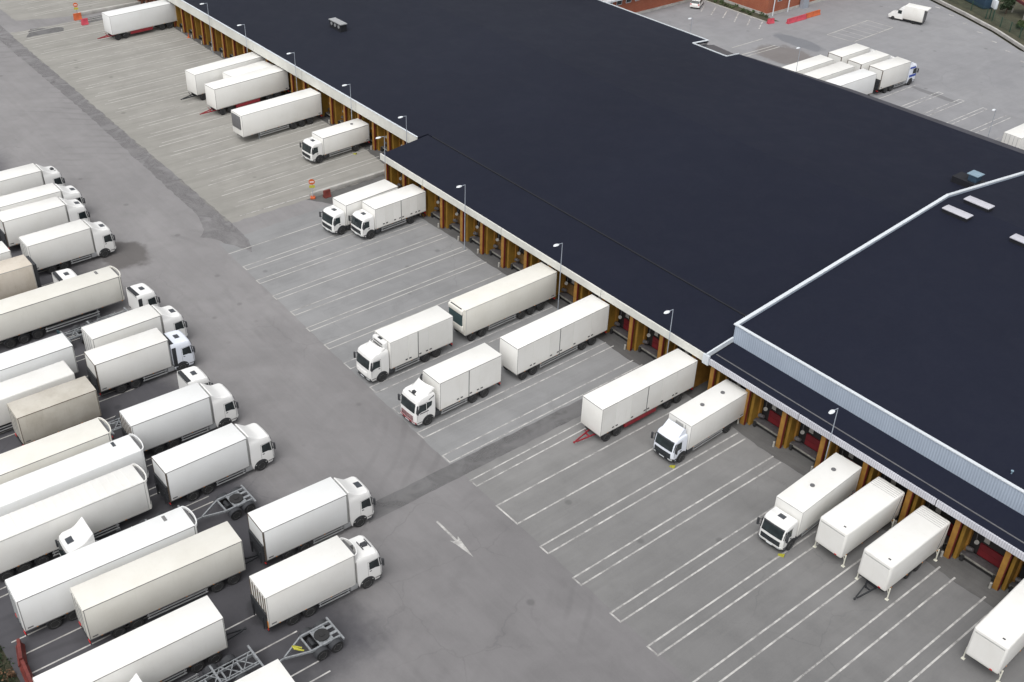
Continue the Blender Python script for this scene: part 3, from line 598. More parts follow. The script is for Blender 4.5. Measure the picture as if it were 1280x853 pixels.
def drawbar(root, y, mat='red', ln=1.9, z=.62):
    """A-frame from the front bogie to the towing eye, pointing +y"""
    def fn(mb):
        for s in (-1, 1): mb.bar((s * .48, y - .9, z + .06), (s * .06, y + ln - .25, z - .08), .09, .12)
        mb.bar((0, y + ln - .3, z - .08), (0, y + ln, z - .08), .08, .1)
        mb.box(-.34, .34, y + .25, y + .34, z - .05, z + .05); mb.bar((.15, y + .2, z), (.22, y + .5, z + .55), .06, .06)
        mb.tube((0, y + ln, z - .13), (0, y + ln, z - .03), .1, 10)
    return part('drawbar', ('db', y, ln, z), fn, M[mat], root)
def box_trailer(label, x, y, ang=0, face=1, L=12.4, top=4.1, zb=1.02, mat='white', edge='edge_light', doors=None, rear='doors', front='plain', bar=None, rail=None, ribs=False, semi=False, rear_axles=2, bev=.035,
                group='box trailers parked in the yard', vents=0, ridge=False, frame='chassis', front_bogie=True):
    rz = R(-ang) + (0 if face > 0 else PI)
    t = thing('box_trailer', label, 'trailer', (x, y, 0), rz, group); h = L / 2
    box = make_box(t, L, -h, zb, top, mat, edge=edge, doors=doors, rear=rear, ribs=ribs, bev=bev, vents=vents)
    make_chassis(t, -h + .1, h - .15, zb, frame, 8)
    fy = [] if semi else [h - 1.0, h - 2.3]
    ry = [-h + 2.0 + i * 1.35 for i in range(3 if semi else rear_axles)]
    for yy in fy + ry:
        axle(t, yy)
        for s in (-1, 1): wheel(t, s * 1.24, yy)
        if yy in ry:
            for s in (-1, 1): mudguard(t, s * 1.25, yy)
    a, b_ = ry[-1] + .8, (h - 3.1 if not semi else h - 2.6)
    if rail:
        for s in (-1, 1): part('side_rail_box', ('srb', s, a, b_), lambda mb: (mb.box(s * 1.02, s * 1.22, a + .9, b_ - .1, .52, .98), mb.box(s * 1.22, s * 1.235, a + .9, b_ - .1, .93, .98), mb.box(s * 1.22, s * 1.235, a + .9, b_ - .1, .52, .57)), M[rail], t, smooth=0)
    else: side_guard(t, a, b_, 'alu')
    if semi:
        for s in (-1, 1): part('landing_leg', ('lleg', s, h), lambda mb: (mb.box(s * .72, s * .86, h - 2.75, h - 2.6, .06, 1.0), mb.box(s * .64, s * .94, h - 2.85, h - 2.5, 0, .06)), M['galv'], t, smooth=0)
    if bar: drawbar(t, h, bar)
    if not semi: part('turntable', ('ttb', h), lambda mb: (mb.tube((0, h - 1.65, .82), (0, h - 1.65, .98), .55, 20), mb.box(-.5, .5, h - 2.6, h - .7, .62, .8)), M['chassis'], t)
    rear_lights(t, -h + .02)
    if front == 'hoop':      # rounded frame round the bulkhead, open behind
        def fr(mb):
            n = 12; pts = [(1.24 * math.cos(a_), h + .40 * math.sin(a_)) for a_ in [PI * i / n for i in range(n + 1)]]
            for (xa, ya), (xb, yb) in zip(pts, pts[1:]): mb.bar((xa, ya, top - .12), (xb, yb, top - .12), .09, .24); mb.bar((xa, ya, zb + .15), (xb, yb, zb + .15), .06, .2)
            for s in (-1, 1): mb.box(s * 1.16, s * 1.27, h - .02, h + .1, zb + .05, top - .05)
        part('front_hoop', ('hoop', h, top), fr, M[mat], t)
        part('bulkhead_unit', ('bh', h, top), lambda mb: (mb.box(-1.05, 1.05, h, h + .24, zb + .3, top - .16, .05)), M['seal'], t)
    if front == 'reefer':
        u = part('cooling_unit', ('tcu', h, top), lambda mb: (mb.box(-1.14, 1.14, h, h + .16, zb + .35, top - .02, .06), mb.box(-1.12, 1.12, h + .02, h + .36, top - .62, top - .04, .12), mb.box(-1.12, 1.12, h + .02, h + .32, zb + .5, zb + 1.15, .10)), M[mat], t, smooth=45)
        part('cooling_grille', ('tcg', h, top), lambda mb: mb.box(-1.0, 1.0, h + .14, h + .30, zb + 1.16, top - .64), M['reefer'], u, smooth=0)
        part('cooling_slot', ('tcs', h, top), lambda mb: (mb.box(-.85, .85, h + .10, h + .22, top - .05, top - .01)), M['plastic'], u, smooth=0)
    if front == 'panel': part('cooling_unit', ('fpn', h, top), lambda mb: mb.box(-1.0, 1.0, h, h + .16, top - 2.1, top - .25, .05), M['seal'], t)
    if front == 'frame': part('front_frame', ('ffr', h, top), lambda mb: [mb.box(s * 1.0, s * 1.12, h, h + .42, zb + .1, top - .35) for s in (-1, 1)] + [mb.box(-1.1, 1.1, h, h + .42, top - .35, top - .22)], M['plastic'], t, smooth=0)
    if ridge: part('roof_hatch', ('rhh', h, top), lambda mb: mb.box(-1.02, -.42, h - 1.7, h - 1.45, top - .01, top + .03), M['hatchback' if ridge == 2 else 'edge'], box, smooth=0)
    return t

def swap_body(label, x, y, ang, L=7.9, top=3.75, zb=1.05, chassis=False, mat='white', group='swap bodies standing on legs'):
    t = thing('swap_body', label, 'container', (x, y, 0), R(-ang) + PI, group); h = L / 2
    b_ = make_box(t, L, -h, zb, top, mat, W=2.6, bev=.17, rear='none')
    part('front_ledge', ('fl', h, top, zb), lambda mb: mb.box(-1.12, 1.12, h - .02, h + .012, top - .42, top - .30), M['edge_light'], b_, smooth=0)
    part('front_panel', ('fp', h, top, zb), lambda mb: mb.box(-1.14, 1.14, h - .02, h + .018, zb + .20, top - .44, .01), M[mat], b_, smooth=0)
    part('roof_rib', ('srib', h, top), lambda mb: [mb.box(-1.16, 1.16, -h + .35 + .24 * i, -h + .40 + .24 * i, top - .02, top + .018) for i in range(5)], M['edge_light'], b_, smooth=0)
    part('side_strap', ('sst', h, top, zb), lambda mb: [mb.bar((s * 1.31, -h + .45, top - .2), (s * 1.31, -h + 1.0, zb + .25), .02, .07) for s in (-1, 1)], M['seal'], b_, smooth=0)
    part('marker_light', ('sml', h, zb), lambda mb: [mb.box(x_ - .1, x_ + .1, h, h + .04, zb + .13, zb + .22) for x_ in (-.75,)], M['redbright'], b_, smooth=0)
    part('roof_vent', ('srv', h, top), lambda mb: mb.box(-.75, -.55, h - .62, h - .50, top - .01, top + .03), M['plastic'], b_, smooth=0)
    for s in (-1, 1):
        for yy in (h - .55, -h + .75):
            def lg(mb): mb.box(s * 1.34, s * 1.42, yy - .04, yy + .04, .05, zb + .16); mb.bar((s * 1.38, yy - .02, zb + .05), (s * 1.0, yy - .02, zb + .02), .06, .06); mb.bar((s * 1.38, yy, .55), (s * 1.15, yy, zb), .04, .04); mb.box(s * 1.24, s * 1.5, yy - .12, yy + .12, .0, .05)
            part('leg', ('leg', s, yy, zb), lg, M['pale_leg'], t, smooth=0)
    part('base_frame', ('sbf', h, zb), lambda mb: [mb.box(s * .36, s * .5, -h + .3, h - .3, zb - .16, zb + .02) for s in (-1, 1)] + [mb.box(-1.1, 1.1, y_, y_ + .1, zb - .1, zb + .02) for y_ in (-h + .7, -2, 0, 2, h - .8)], M['chassis'], t, smooth=0)
    return t
def dolly(label, x, y, ang, face=-1, mat='galv', bag=False):
    t = thing('trailer_dolly', label, 'dolly', (x, y, 0), R(-ang) + (0 if face > 0 else PI), 'dollies without trailers')
    def fr(mb):
        for s in (-1, 1):
            mb.bar((s * .80, -1.5, .98), (s * .80, .85, .98), .13, .18); mb.bar((s * .80, .85, .98), (s * .05, 2.55, .74), .11, .15)
        mb.bar((-1.22, -1.55, 1.0), (1.22, -1.55, 1.0), .12, .14)
        for yy in (-.95, .05, .85): mb.bar((-.80, yy, .96), (.80, yy, .96), .12, .12)
        mb.box(-.78, .78, -.95, .05, .93, .97)
        mb.bar((0, 2.5, .72), (0, 3.05, .70), .1, .12); mb.tube((0, 3.1, .66), (0, 3.1, .76), .11, 10)
        for x_ in (-.3, .3): mb.bar((x_, -1.5, 1.05), (x_, -.9, 1.05), .22, .03)
    part('frame', 'dfr', fr, M[mat], t)
    def tt(mb):
        mb.tube((0, -.45, 1.0), (0, -.45, 1.10), .56, 24); mb.tube((0, -.45, 1.12), (0, -.45, 1.16), .20, 14)
    part('fifth_wheel', 'dtt', tt, M['tyre'], t)
    part('air_tank', 'dat', lambda mb: mb.tube((-.35, .42, .86), (.35, .42, .86), .17, 14), M['chassis'], t)
    for yy in (-1.0, .22):
        axle(t, yy)
        for s in (-1, 1): wheel(t, s * 1.24, yy, .48); mudguard(t, s * 1.26, yy, .48, 'plastic', .46)
    if bag: part('hose_bundle', 'dhb', lambda mb: [mb.tube((-.35 + .1 * i, 1.2 + .12 * (i % 3), .9), (.1 + .07 * i, 1.75 - .1 * (i % 2), 1.05), .06, 7) for i in range(5)], M['yellow'], t)
    return t
def chassis_truck(label, x, y, ang, face, L=8.0, cab='flatsleeper', frame='galv', deflector=None, teal=False, paint='cab', hatch='panel', group='trucks without a body', xs=True, dark_back=False, lights=True):
    t = thing('chassis_truck', label, 'truck', (x, y, 0), R(-ang) + (0 if face > 0 else PI), group); h = L / 2; D = CABS[cab]; yf = h + .25 + D['L']
    make_cab(t, yf, cab, paint, hatch=hatch, deflector=deflector, dark_back=dark_back)
    def fr(mb):
        for s in (-1, 1): mb.box(s * .38, s * .46, -h, yf - .6, .74, 1.0)
        for i in range(7): yy = -h + .15 + (L - .3) * i / 6; mb.box(-.4, .4, yy - .05, yy + .05, .78, .94)
        for yy in (-h + .12, -h + L * .40, h - .35): mb.bar((-1.2, yy, 1.04), (1.2, yy, 1.04), .14, .12)
        if xs:
            for i in range(3):
                a, b_ = -h + .4 + i * 1.1, -h + 1.4 + i * 1.1; mb.bar((-.62, a, 1.02), (.62, b_, 1.02), .06, .05); mb.bar((.62, a, 1.02), (-.62, b_, 1.02), .06, .05)
            for s in (-1, 1): mb.bar((s * .66, -h + .1, 1.02), (s * .66, h - .3, 1.02), .07, .08)
    part('chassis', ('ctf', L, cab, xs), fr, M[frame], t, smooth=0)
    for yy in (-h + 1.7, -h + 3.05):
        axle(t, yy)
        for s in (-1, 1): wheel(t, s * 1.24, yy); mudguard(t, s * 1.26, yy, WR, 'plastic', .5)
    side_guard(t, -h + 3.9, h - 1.3)
    part('fuel_tank', ('ctk', L), lambda mb: [mb.tube((s * .9, h - 2.0, .66), (s * .9, h - .6, .66), .28, 16) for s in (-1, 1)], M['alu'], t)
    part('air_tank', ('cta', L), lambda mb: [mb.tube((x_, -h + 3.8, .7), (x_, -h + 4.8, .7), .13, 10) for x_ in (-.8, .8)], M['chassis'], t)
    if lights: rear_lights(t, -h + .02, .66)
    if teal: part('tail_lift', ('teal', L), lambda mb: (mb.box(-1.2, 1.2, -h - .22, -h - .08, .35, 1.35, .02), mb.box(-.6, -.5, -h - .1, -h + .2, .5, 1.0), mb.box(.5, .6, -h - .1, -h + .2, .5, 1.0)), M['teal'], t, smooth=0)
    return t

# ---------------------------------------------------------------- ground, paving, markings
def sheet(name, poly, z, mat, jit=0):
    if jit:
        out = []
        for (x0, y0), (x1, y1) in zip(poly, poly[1:] + poly[:1]):
            n = max(1, int(math.hypot(x1 - x0, y1 - y0) / .6))
            for i in range(n):
                x, y = x0 + (x1 - x0) * i / n, y0 + (y1 - y0) * i / n
                out.append((x + jit * (noise.noise(Vector((x * .9, y * .9, 1))) + .5 * noise.noise(Vector((x * 3, y * 3, 2)))), y + jit * (noise.noise(Vector((x * .9, y * .9, 5))) + .5 * noise.noise(Vector((x * 3, y * 3, 7))))))
        poly = out
    mb = MB(); mb.add([(x, y, z) for x, y in poly], [tuple(range(len(poly)))]); return struct(name, mb, mat)
sheet('ground', [(-900, -500), (500, -500), (500, 900), (-900, 900)], -.30, M['soil'])
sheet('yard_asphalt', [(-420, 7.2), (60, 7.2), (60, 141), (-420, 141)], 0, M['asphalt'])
sheet('back_yard_asphalt', [(-420, 141), (60, 141), (60, 143), (-62, 182), (-86.0, 187.2), (-94, 191.8), (-102.2, 195.3), (-111, 198.6), (-135, 207), (-420, 260)], .0, M['back_yard'])
mb = MB()   # yard edge, a little uneven
sheet('pale_bay_paving', [(-187.8, 51.4), (-109.0, 49.6), (-109.1, 68), (-109.3, 76), (-187.8, 76)], .004, M['bay_left'], 0.3)
sheet('far_bay_paving', [(-420, 54.5), (-193.2, 54.5), (-190.0, 64.5), (-190.5, 76), (-420, 76)], .004, M['bay_left'], 0.3)
sheet('grey_bay_paving', [(-105.4, 46.4), (-58.8, 44.3), (-58.8, 72), (-106.4, 72), (-106.2, 60)], .004, M['bay_mid'], 0.12)
sheet('dark_bay_paving', [(-56.9, 44.5), (-8, 43.2), (-8, 72), (-56.9, 72)], .004, M['bay_right'], 0.12)
sheet('patched_strip', [(-200, 49.3), (-150, 48.8), (-113, 47.6), (-109.5, 46.6), (-108.0, 45.4), (-106.6, 46.6), (-104.0, 47.6), (-101.5, 48.6), (-104.5, 49.6), (-109.0, 49.9), (-187, 51.5), (-200, 51.8)], .006, M['seam_strip'], 0.22)
sheet('asphalt_patch', [(-58.75, 35.3), (-56.9, 34.8), (-56.95, 62), (-58.75, 62)], .008, M['patch'], 0.1)
sheet('ramp_patch', [(-109.0, 60), (-106.3, 62), (-106.4, 73), (-109.2, 73)], .008, M['apron'], 0.2)
sheet('dock_apron', [(-106.3, 68.9), (-99, 68.6), (-90, 68.9), (-84, 68.4), (-76, 68.7), (-66, 68.2), (-61, 68.0), (-55, 68.5), (-47, 68.1), (-42, 67.8), (-35, 68.2), (-24, 67.4), (-8, 67.2), (-8, 73), (-106.3, 73)], .010, M['apron'], 0.16)
sheet('left_dock_apron', [(-187, 74.5), (-150, 74.3), (-122, 74.4), (-109.3, 73.2), (-109.3, 79), (-187, 79)], .010, M['apron'], 0.16)
sheet('dark_pit_strip', [(-187.9, 63.0), (-185.6, 63.0), (-186.5, 76), (-189.4, 76)], .008, M['patch'], 0.2)
sheet('worn_strip', [(-188, 55.0), (-184.3, 53.0), (-184.1, 59.3), (-186.0, 59.6)], .010, M['patch'], 0.4)

def ln(mb, a, b, w=.13, z=.014):
    a = Vector((*a, 0)); b = Vector((*b, 0)); d = (b - a).normalized(); n = Vector((-d.y, d.x, 0)) * w / 2
    segs = max(1, int((b - a).length / 3))
    for i in range(segs):
        p = a + (b - a) * i / segs; q = a + (b - a) * (i + 1) / segs
        mb.quad((p.x + n.x, p.y + n.y, z), (p.x - n.x, p.y - n.y, z), (q.x - n.x, q.y - n.y, z), (q.x + n.x, q.y + n.y, z))
fresh = MB(); old = MB()
mids = [(-99.24, -98.39, 46.15), (-95.79, -94.99, 45.88), (-91.97, -91.14, 45.72), (-88.16, -87.31, 45.67), (-84.56, -83.83, 45.4), (-80.9, -79.98, 45.28), (-77.06, -75.9, 45.15), (-72.28, -71.22, 45.0), (-68.3, -67.28, 44.9), (-64.01, -63.08, 44.6), (-60.08, -58.99, 44.5), (-56.04, -55.14, 44.44)]
ln(old, (-102.69, 46.18), (-102.9, 68.4), .13)
for xa, xb, y in mids:
    t_ = fresh if xa > -80 else old
    ln(t_, (xa, y), (xa - .25, 68.3), .13); ln(t_, (xb, y), (xb - .25, 68.5), .13); ln(t_, (xa - .06, y), (xb + .06, y), .13)
for xa, xb, y in [(-52.22, -49.51, 44.26), (-46.4, -45.43, 44.05), (-42.28, -41.33, 43.87), (-37.92, -36.83, 43.7), (-33.95, -32.91, 43.65), (-29.7, -28.55, 43.5), (-25.3, -23.9, 43.3), (-21.3, -20.2, 43.2)]:
    e = .3 if xb - xa < 2 else .1
    ln(fresh, (xa, y), (xa + e * .3, 67.9), .15); ln(fresh, (xb, y), (xb + e * .3, 67.8), .15); ln(fresh, (xa - .07, y), (xb + .07, y), .15)
k = 0
for i in range(22):      # the left docks: lines lean a little
    xa = -112.55 - i * 3.52; ln(old, (xa + .15, 52.2), (xa - .75, 74.3), .15); ln(old, (xa - .75, 53.0), (xa - 1.65, 74.3), .13); pass
ln(fresh, (-110.0, 51.5), (-109.9, 61), .16)
for i in range(14):
    xa = -194 - i * 3.5; ln(old, (xa, 58), (xa - 1.2, 75)); ln(old, (xa - .9, 58), (xa - 2.1, 75))
for xa in (-62.26, -60.65, -58.72, -54.15, -50.95, -47.65, -46.42): ln(fresh if xa > -60 else old, (xa, 7.9), (xa + .2, 24.4), .12)
for i in range(15): xa = -67.0 - i * 3.68; ln(old, (xa, 7.9), (xa + .1, 26.0 + i * .35), .12); ln(old, (xa - .8, 7.9), (xa - .7, 26.0 + i * .35), .12)
# back yard bays
for a, b_ in (((-133.98, 156.09), (-135.5, 158.4)), ((-131.39, 156.13), (-133.4, 159.2)), ((-129.14, 156.34), (-131.8, 160.7)), ((-126.75, 156.8), (-129.3, 161.0)), ((-124.04, 156.8), (-127, 161.4)), ((-121.41, 157.23), (-124.1, 161.5)), ((-119.09, 157.7), (-121.3, 161.3))): ln(fresh, a, b_, .22)
for x0_ in (-87.1, -83.25, -82.5, -79.6, -78.8, -75.6, -74.9, -71.9, -71.0, -68.0, -67.1): ln(fresh, (x0_, 143.5), (x0_, 158.2), .14)
for x0_, x1_ in ((-83.25, -82.5), (-79.6, -78.8), (-75.6, -74.9), (-71.9, -71.0), (-68, -67.1)): ln(fresh, (x0_, 158.2), (x1_, 158.2), .14)
P = [(-110.2, 165.4), (-110.8, 178.1), (-105.8, 178.7), (-105.2, 166.2)]
for a, b_ in zip(P, P[1:] + P[:1]): ln(old, a, b_, .2)
for i in range(1, 6): ln(old, (-110.2 - .1 * i, 165.4 + 2.1 * i), (-105.3 - .1 * i, 166.2 + 2.08 * i), .12)
ln(old, (-115.3, 146.1), (-115.3, 154.2), .2); ln(old, (-112.1, 145), (-111.9, 153.4), .2); ln(old, (-111.2, 145), (-111.0, 153.4), .2)
struct('parking_markings', fresh, M['paint']); struct('faded_parking_markings', old, M['paint_old'])
mb = MB(); ln(mb, (-53.76, 39.23), (-51.0, 39.16), .20); mb.quad((-51.0, 39.26, .014), (-51.35, 39.55, .014), (-50.6, 39.42, .014), (-48.75, 39.12, .014), (-50.7, 38.88, .014), (-51.35, 38.72, .014), (-51.0, 39.06, .014)); struct('road_arrow', mb, M['paint'])

# ---------------------------------------------------------------- the warehouse
W = thing('warehouse', 'long low warehouse with a black roof, off-white fascia and rows of orange loading docks', 'warehouse', (0, 0, 0))
def wpart(name, fn, mat, smooth=0, parent=None, label=None):
    mb = MB(); fn(mb); o = link(name, mb.mesh(name, mat, smooth), parent or W)
    if label: o['label'] = label
    return o
XL, XM, XC, XR = -215., -105.6, -51.8, -6.
RY_L, RZ_L = 103.2, 7.85      # ridge of the left roof
RY_R, RZ_R = 106.1, 10.55     # ridge of the right roof
def slab(mb, pts, th=.25):
    n = len(pts); mb.add(list(pts) + [(x, y, z - th) for x, y, z in pts], [tuple(range(n)), tuple(range(n, 2 * n))[::-1]] + [(i, (i + 1) % n, n + (i + 1) % n, n + i) for i in range(n)])
def roof_left(mb):
    ys = 74.45; zs = 5.80
    slab(mb, [(XL, ys, zs), (XM + .05, ys, zs), (XM + .05, 76.0, 5.80 + .0712 * 1.55), (XL, 76.0, 5.80 + .0712 * 1.55)])
    slab(mb, [(XL, 76.0, 5.91), (XC, 76.0, 5.91), (XC, RY_L, RZ_L), (XL, RY_L, RZ_L)])
    slab(mb, [(XL, RY_L, RZ_L), (XC, RY_L, RZ_L), (XC, 128.7, 6.05), (XL, 128.7, 6.05)])
    slab(mb, [(XL, 128.7, 6.05), (-109.0, 128.7, 6.05), (-109.0, 132.2, 5.80), (-136, 130.6, 5.80), (XL, 126.6, 5.8)] if False else [(XL, 128.7, 6.05), (-109.0, 128.7, 6.05), (-109.0, 132.2, 5.80), (XL, 130.0, 5.80)])
    slab(mb, [(-102.3, 128.7, 6.05), (XC, 128.7, 6.05), (XC, 134.8, 5.62), (-84, 133.4, 5.70), (-102.3, 131.5, 5.85)])
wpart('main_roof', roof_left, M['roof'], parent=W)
def seam(mb): mb.bar((-104.5, 75.95, 5.90), (XC - .2, 75.95, 5.90), .16, .10)
wpart('roof_upstand', seam, M['roof_dark'])
wpart('dock_roof', lambda mb: slab(mb, [(-105.3, 68.85, 5.19), (XC - .02, 68.85, 5.19), (XC - .02, 75.83, 5.87), (-105.3, 75.83, 5.87)]), M['roof'])
def roof_right(mb):
    slab(mb, [(XC + .2, 72.5, 7.02), (XR, 72.5, 7.02), (XR, RY_R, RZ_R - .18), (XC + .2, RY_R, RZ_R - .18)])
    slab(mb, [(XC + .2, RY_R, RZ_R - .18), (XR, RY_R, RZ_R - .18), (XR, 134, 6.95), (XC + .2, 134, 6.95)])
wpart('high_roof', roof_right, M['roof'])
wpart('lower_dock_roof', lambda mb: slab(mb, [(XC + .12, 68.9, 4.98), (XR, 68.9, 4.98), (XR, 72.28, 5.30), (XC + .12, 72.28, 5.30)]), M['roof'])
wpart('roof_edge_strip', lambda mb: mb.bar((XC + .3, 69.75, 5.09), (XR, 69.75, 5.09), .10, .05), M['seal'])
wpart('high_wall', lambda mb: (mb.box(XC, XR, 72.3, 72.5, 5.0, 7.18)), M['ribwall'])
def gable(mb):
    A = [(XC, 72.5, 4.5), (XC, 134, 4.5), (XC, 134, 7.12), (XC, RY_R, RZ_R), (XC, 72.5, 7.2)]
    mb.add(A + [(x + .18, y, z) for x, y, z in A], [(0, 1, 2, 3, 4), (9, 8, 7, 6, 5), (0, 5, 6, 1), (1, 6, 7, 2), (2, 7, 8, 3), (3, 8, 9, 4), (4, 9, 5, 0)])
wpart('gable_wall', gable, M['ribwall'])
def cop(mb):
    mb.bar((XC + .02, 72.2, 7.23), (XC + .02, RY_R, RZ_R + .05), .36, .10); mb.bar((XC + .02, RY_R, RZ_R + .05), (XC + .02, 134, 7.15), .36, .10)
    mb.bar((XC - .1, 72.38, 7.24), (XR, 72.38, 7.24), .30, .09)
wpart('coping', cop, M['coping'])
wpart('step_flashing', lambda mb: (mb.bar((XC, 68.7, 5.22), (XC, 72.3, 5.60), .16, .5)), M['coping'])
wpart('corner_cap', lambda mb: mb.box(XC - .35, XC + .35, 68.60, 68.82, 4.30, 5.30), M['coping'])
# fascias, in sheets with dark joints
def fascia_left(mb):
    x = XM + .05
    while x > XL:
        mb.box(x - 13.9, x - .03, 74.30, 74.47, 4.42, 5.84); x -= 13.95
wpart('left_fascia', fascia_left, M['fascia'])
def fascia_mid(mb):
    xs = [-105.5, -96.6, -81.9, -66.0, -51.95]
    for a, b_ in zip(xs, xs[1:]): mb.box(a + .04, b_ - .04, 68.70, 68.86, 4.42, 5.22)
wpart('middle_fascia', fascia_mid, M['fascia'])
def fascia_right(mb):
    xs = [XC + .36, -41.1, -27.5, -14, XR]
    for a, b_ in zip(xs, xs[1:]): mb.box(a + .04, b_ - .04, 68.72, 68.88, 4.42, 5.02)
wpart('right_fascia', fascia_right, M['ribfascia'])
wpart('fascia_backing', lambda mb: (mb.box(-105.5, XR, 68.90, 69.02, 4.45, 4.94), mb.box(XL, XM - .05, 74.50, 74.60, 4.45, 5.5), mb.box(-105.5, -105.35, 69.05, 74.4, 4.45, 5.1)), M['bay_dark'])
wpart('fascia_top_flashing', lambda mb: (mb.box(XL, XM, 74.26, 74.50, 5.86, 5.91), ), M['coping'])
# back edge
wpart('back_eave_trim', lambda mb: (mb.bar((XL, 130.05, 5.84), (-109.0, 132.25, 5.84), .16, .14), mb.bar((-109.05, 132.2, 5.9), (-109.05, 128.65, 6.12), .30, .12), mb.bar((-109.1, 128.65, 6.12), (-102.2, 128.65, 6.12), .16, .12), mb.bar((-102.25, 128.7, 6.12), (-102.25, 131.5, 5.92), .14, .12)), M['coping'])
wpart('back_canopy', lambda mb: slab(mb, [(-102.2, 131.55, 5.66), (-84, 133.45, 5.56), (XC, 134.85, 5.5), (XR, 136, 5.45), (XR, 137.9, 5.3), (XC, 136.7, 5.35), (-84, 135.1, 5.38), (-101.2, 132.6, 5.5)], .35), M['canopy_grey'])
wpart('outer_wall', lambda mb: (mb.box(XL, XM, 78.6, 78.8, 0, 5.5), mb.box(-105.4, XR, 73.4, 73.6, 0, 4.85), mb.box(-105.45, -105.25, 69.8, 78.6, 0, 4.7), mb.box(XL, -109.2, 128.3, 128.5, 0, 5.75), mb.box(-102.2, XR, 130.7, 130.9, 0, 5.3), mb.box(XR, XR + .2, 72.5, 134, 0, 6.9)), M['bay_brown'])
wpart('light_well_wall', lambda mb: (mb.box(-109.0, -102.4, 128.35, 128.5, 0, 5.6), mb.box(-109.15, -109.0, 128.5, 132.0, 0, 5.6)), M['seam_strip'])
wpart('light_well_canopy', lambda mb: slab(mb, [(-108.9, 128.8, 5.9), (-102.9, 128.8, 5.9), (-102.1, 131.2, 5.35), (-103.2, 132.6, 5.1), (-108.7, 133.2, 5.05)], .12), M['well'])
wpart('light_well_panel', lambda mb: mb.quad((-103.6, 128.82, 5.93), (-102.3, 128.82, 5.93), (-102.2, 131.0, 5.45), (-102.9, 130.6, 5.5)), M['bay_red'])
# dock bays
xmid = [-105.0, -101.2, -97.2, -93.5, -89.6, -85.9, -82.1, -78.2, -74.2, -70.1, -66.0, -61.9, -57.8, -53.6]
xright = [-51.2, -46.95, -42.75, -38.5, -34.2, -29.9, -25.5, -21.2, -16.9, -12.6]
xleft = [-109.2 - 3.52 * i for i in range(29)]
def bay_set(xs, yf, right=False, dark=False, shift=0):
    for i, x in enumerate(xs):
        col = 'bay_orange' if not dark(x) else 'bay_brown'
        dv = part('bay_divider', ('bdv',), lambda mb: (mb.box(-.24, .20, 0, .28, 0, 4.44), mb.box(-.10, .10, .28, 3.7, 0, 4.44)), M[col], W, (x, yf, 0), smooth=0)
        part('red_post', ('brp',), lambda mb: (mb.box(.215, .275, .02, .20, .05, 4.42)), M['bay_red'] if not dark(x) else M['bay_brown'], dv, smooth=0)
        part('bumper_post', ('bbp',), lambda mb: mb.tube((-.32, -.18, 0), (-.32, -.18, .55), .10, 10), M['concrete'], W, (x, yf, 0))
    for a, b_ in zip(sorted(xs), sorted(xs)[1:]):
        w = b_ - a; cx = (a + b_) / 2; key = round(w, 2)
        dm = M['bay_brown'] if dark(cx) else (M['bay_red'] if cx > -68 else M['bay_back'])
        right_bay = cx > -68
        bay = part('dock_door', ('dd', key, right_bay), lambda mb: [mb.box(-w / 2 + (1.55 if right_bay else .75), w / 2 - .42, 1.72, 1.84, z_, z_ + .60) for z_ in (.60, 1.22, 2.75, 3.37)], dm, W, (cx, yf, 0), smooth=0)
        part('door_curtain', ('dcu', key), lambda mb: mb.box(-w / 2 + .58, w / 2 - .42, 1.86, 1.95, .5, 4.3), M['bay_dark'], bay, smooth=0)
        part('bay_panel', ('bp', key), lambda mb: (mb.box(-w / 2 + .50, -w / 2 + .58, .45, 1.72, .02, 4.4), mb.box(-w / 2 + .30, -w / 2 + .50, .45, .55, .02, 4.4)), M['bay_yellow'] if not dark(cx) else M['bay_brown'], bay, smooth=0)
        part('bay_jamb', ('bj', key), lambda mb: mb.box(-w / 2 + .58, -w / 2 + .76, 1.35, 1.72, .02, 4.4), M['bay_orange'] if not dark(cx) else M['bay_brown'], bay, smooth=0)
        lv = part('dock_leveller', ('dl', key), lambda mb: mb.box(-w / 2 + .62, w / 2 - .26, .85, 1.70, .34, .56), M['leveller'], W, (cx, yf, 0), smooth=0)
        part('leveller_lip', ('dlp', key), lambda mb: (mb.box(-w / 2 + .70, w / 2 - .36, .74, .84, .47, .58), ), M['lip'], lv, smooth=0)
        part('pit_wall', ('dpw', key), lambda mb: mb.box(-w / 2 + .58, w / 2 - .2, .95, 1.1, 0, .34), M['bay_dark'], lv, smooth=0)
        for x_ in (-w / 2 + .95, w / 2 - .55): part('dock_buffer', ('dbf',), lambda mb: mb.box(-.12, .12, .55, .73, .1, .62), M['tyre'], lv, (x_, 0, 0), smooth=0)
        lm = part('dock_lamp', ('dlm', key), lambda mb: (mb.tube((-w / 2 + 1.25, 1.45, 1.95), (-w / 2 + 1.42, 1.2, 2.1), .10, 12, .19)), M['lamp_dim'], bay)
        part('hose_reel', ('hrl', key), lambda mb: (mb.tube((-w / 2 + .85, 1.30, 1.0), (-w / 2 + 1.35, 1.25, 1.15), .22, 12, .16)), M['leveller'], bay)
        part('lamp_arm', ('dla', key), lambda mb: mb.bar((-w / 2 + 1.1, 1.7, 2.6), (-w / 2 + 1.25, 1.45, 1.95), .06, .06), M['leveller'], lm)
        part('notice_plate', ('dnp', key), lambda mb: mb.box(-w / 2 + 1.75, -w / 2 + 2.2, 1.66, 1.71, 2.15, 2.75), M['lamp_dim'], bay, smooth=0)
bay_set(xmid, 69.15, dark=lambda x: False)
bay_set(xright, 69.15, dark=lambda x: False)
bay_set(xleft, 74.75, dark=lambda x: x < -177)

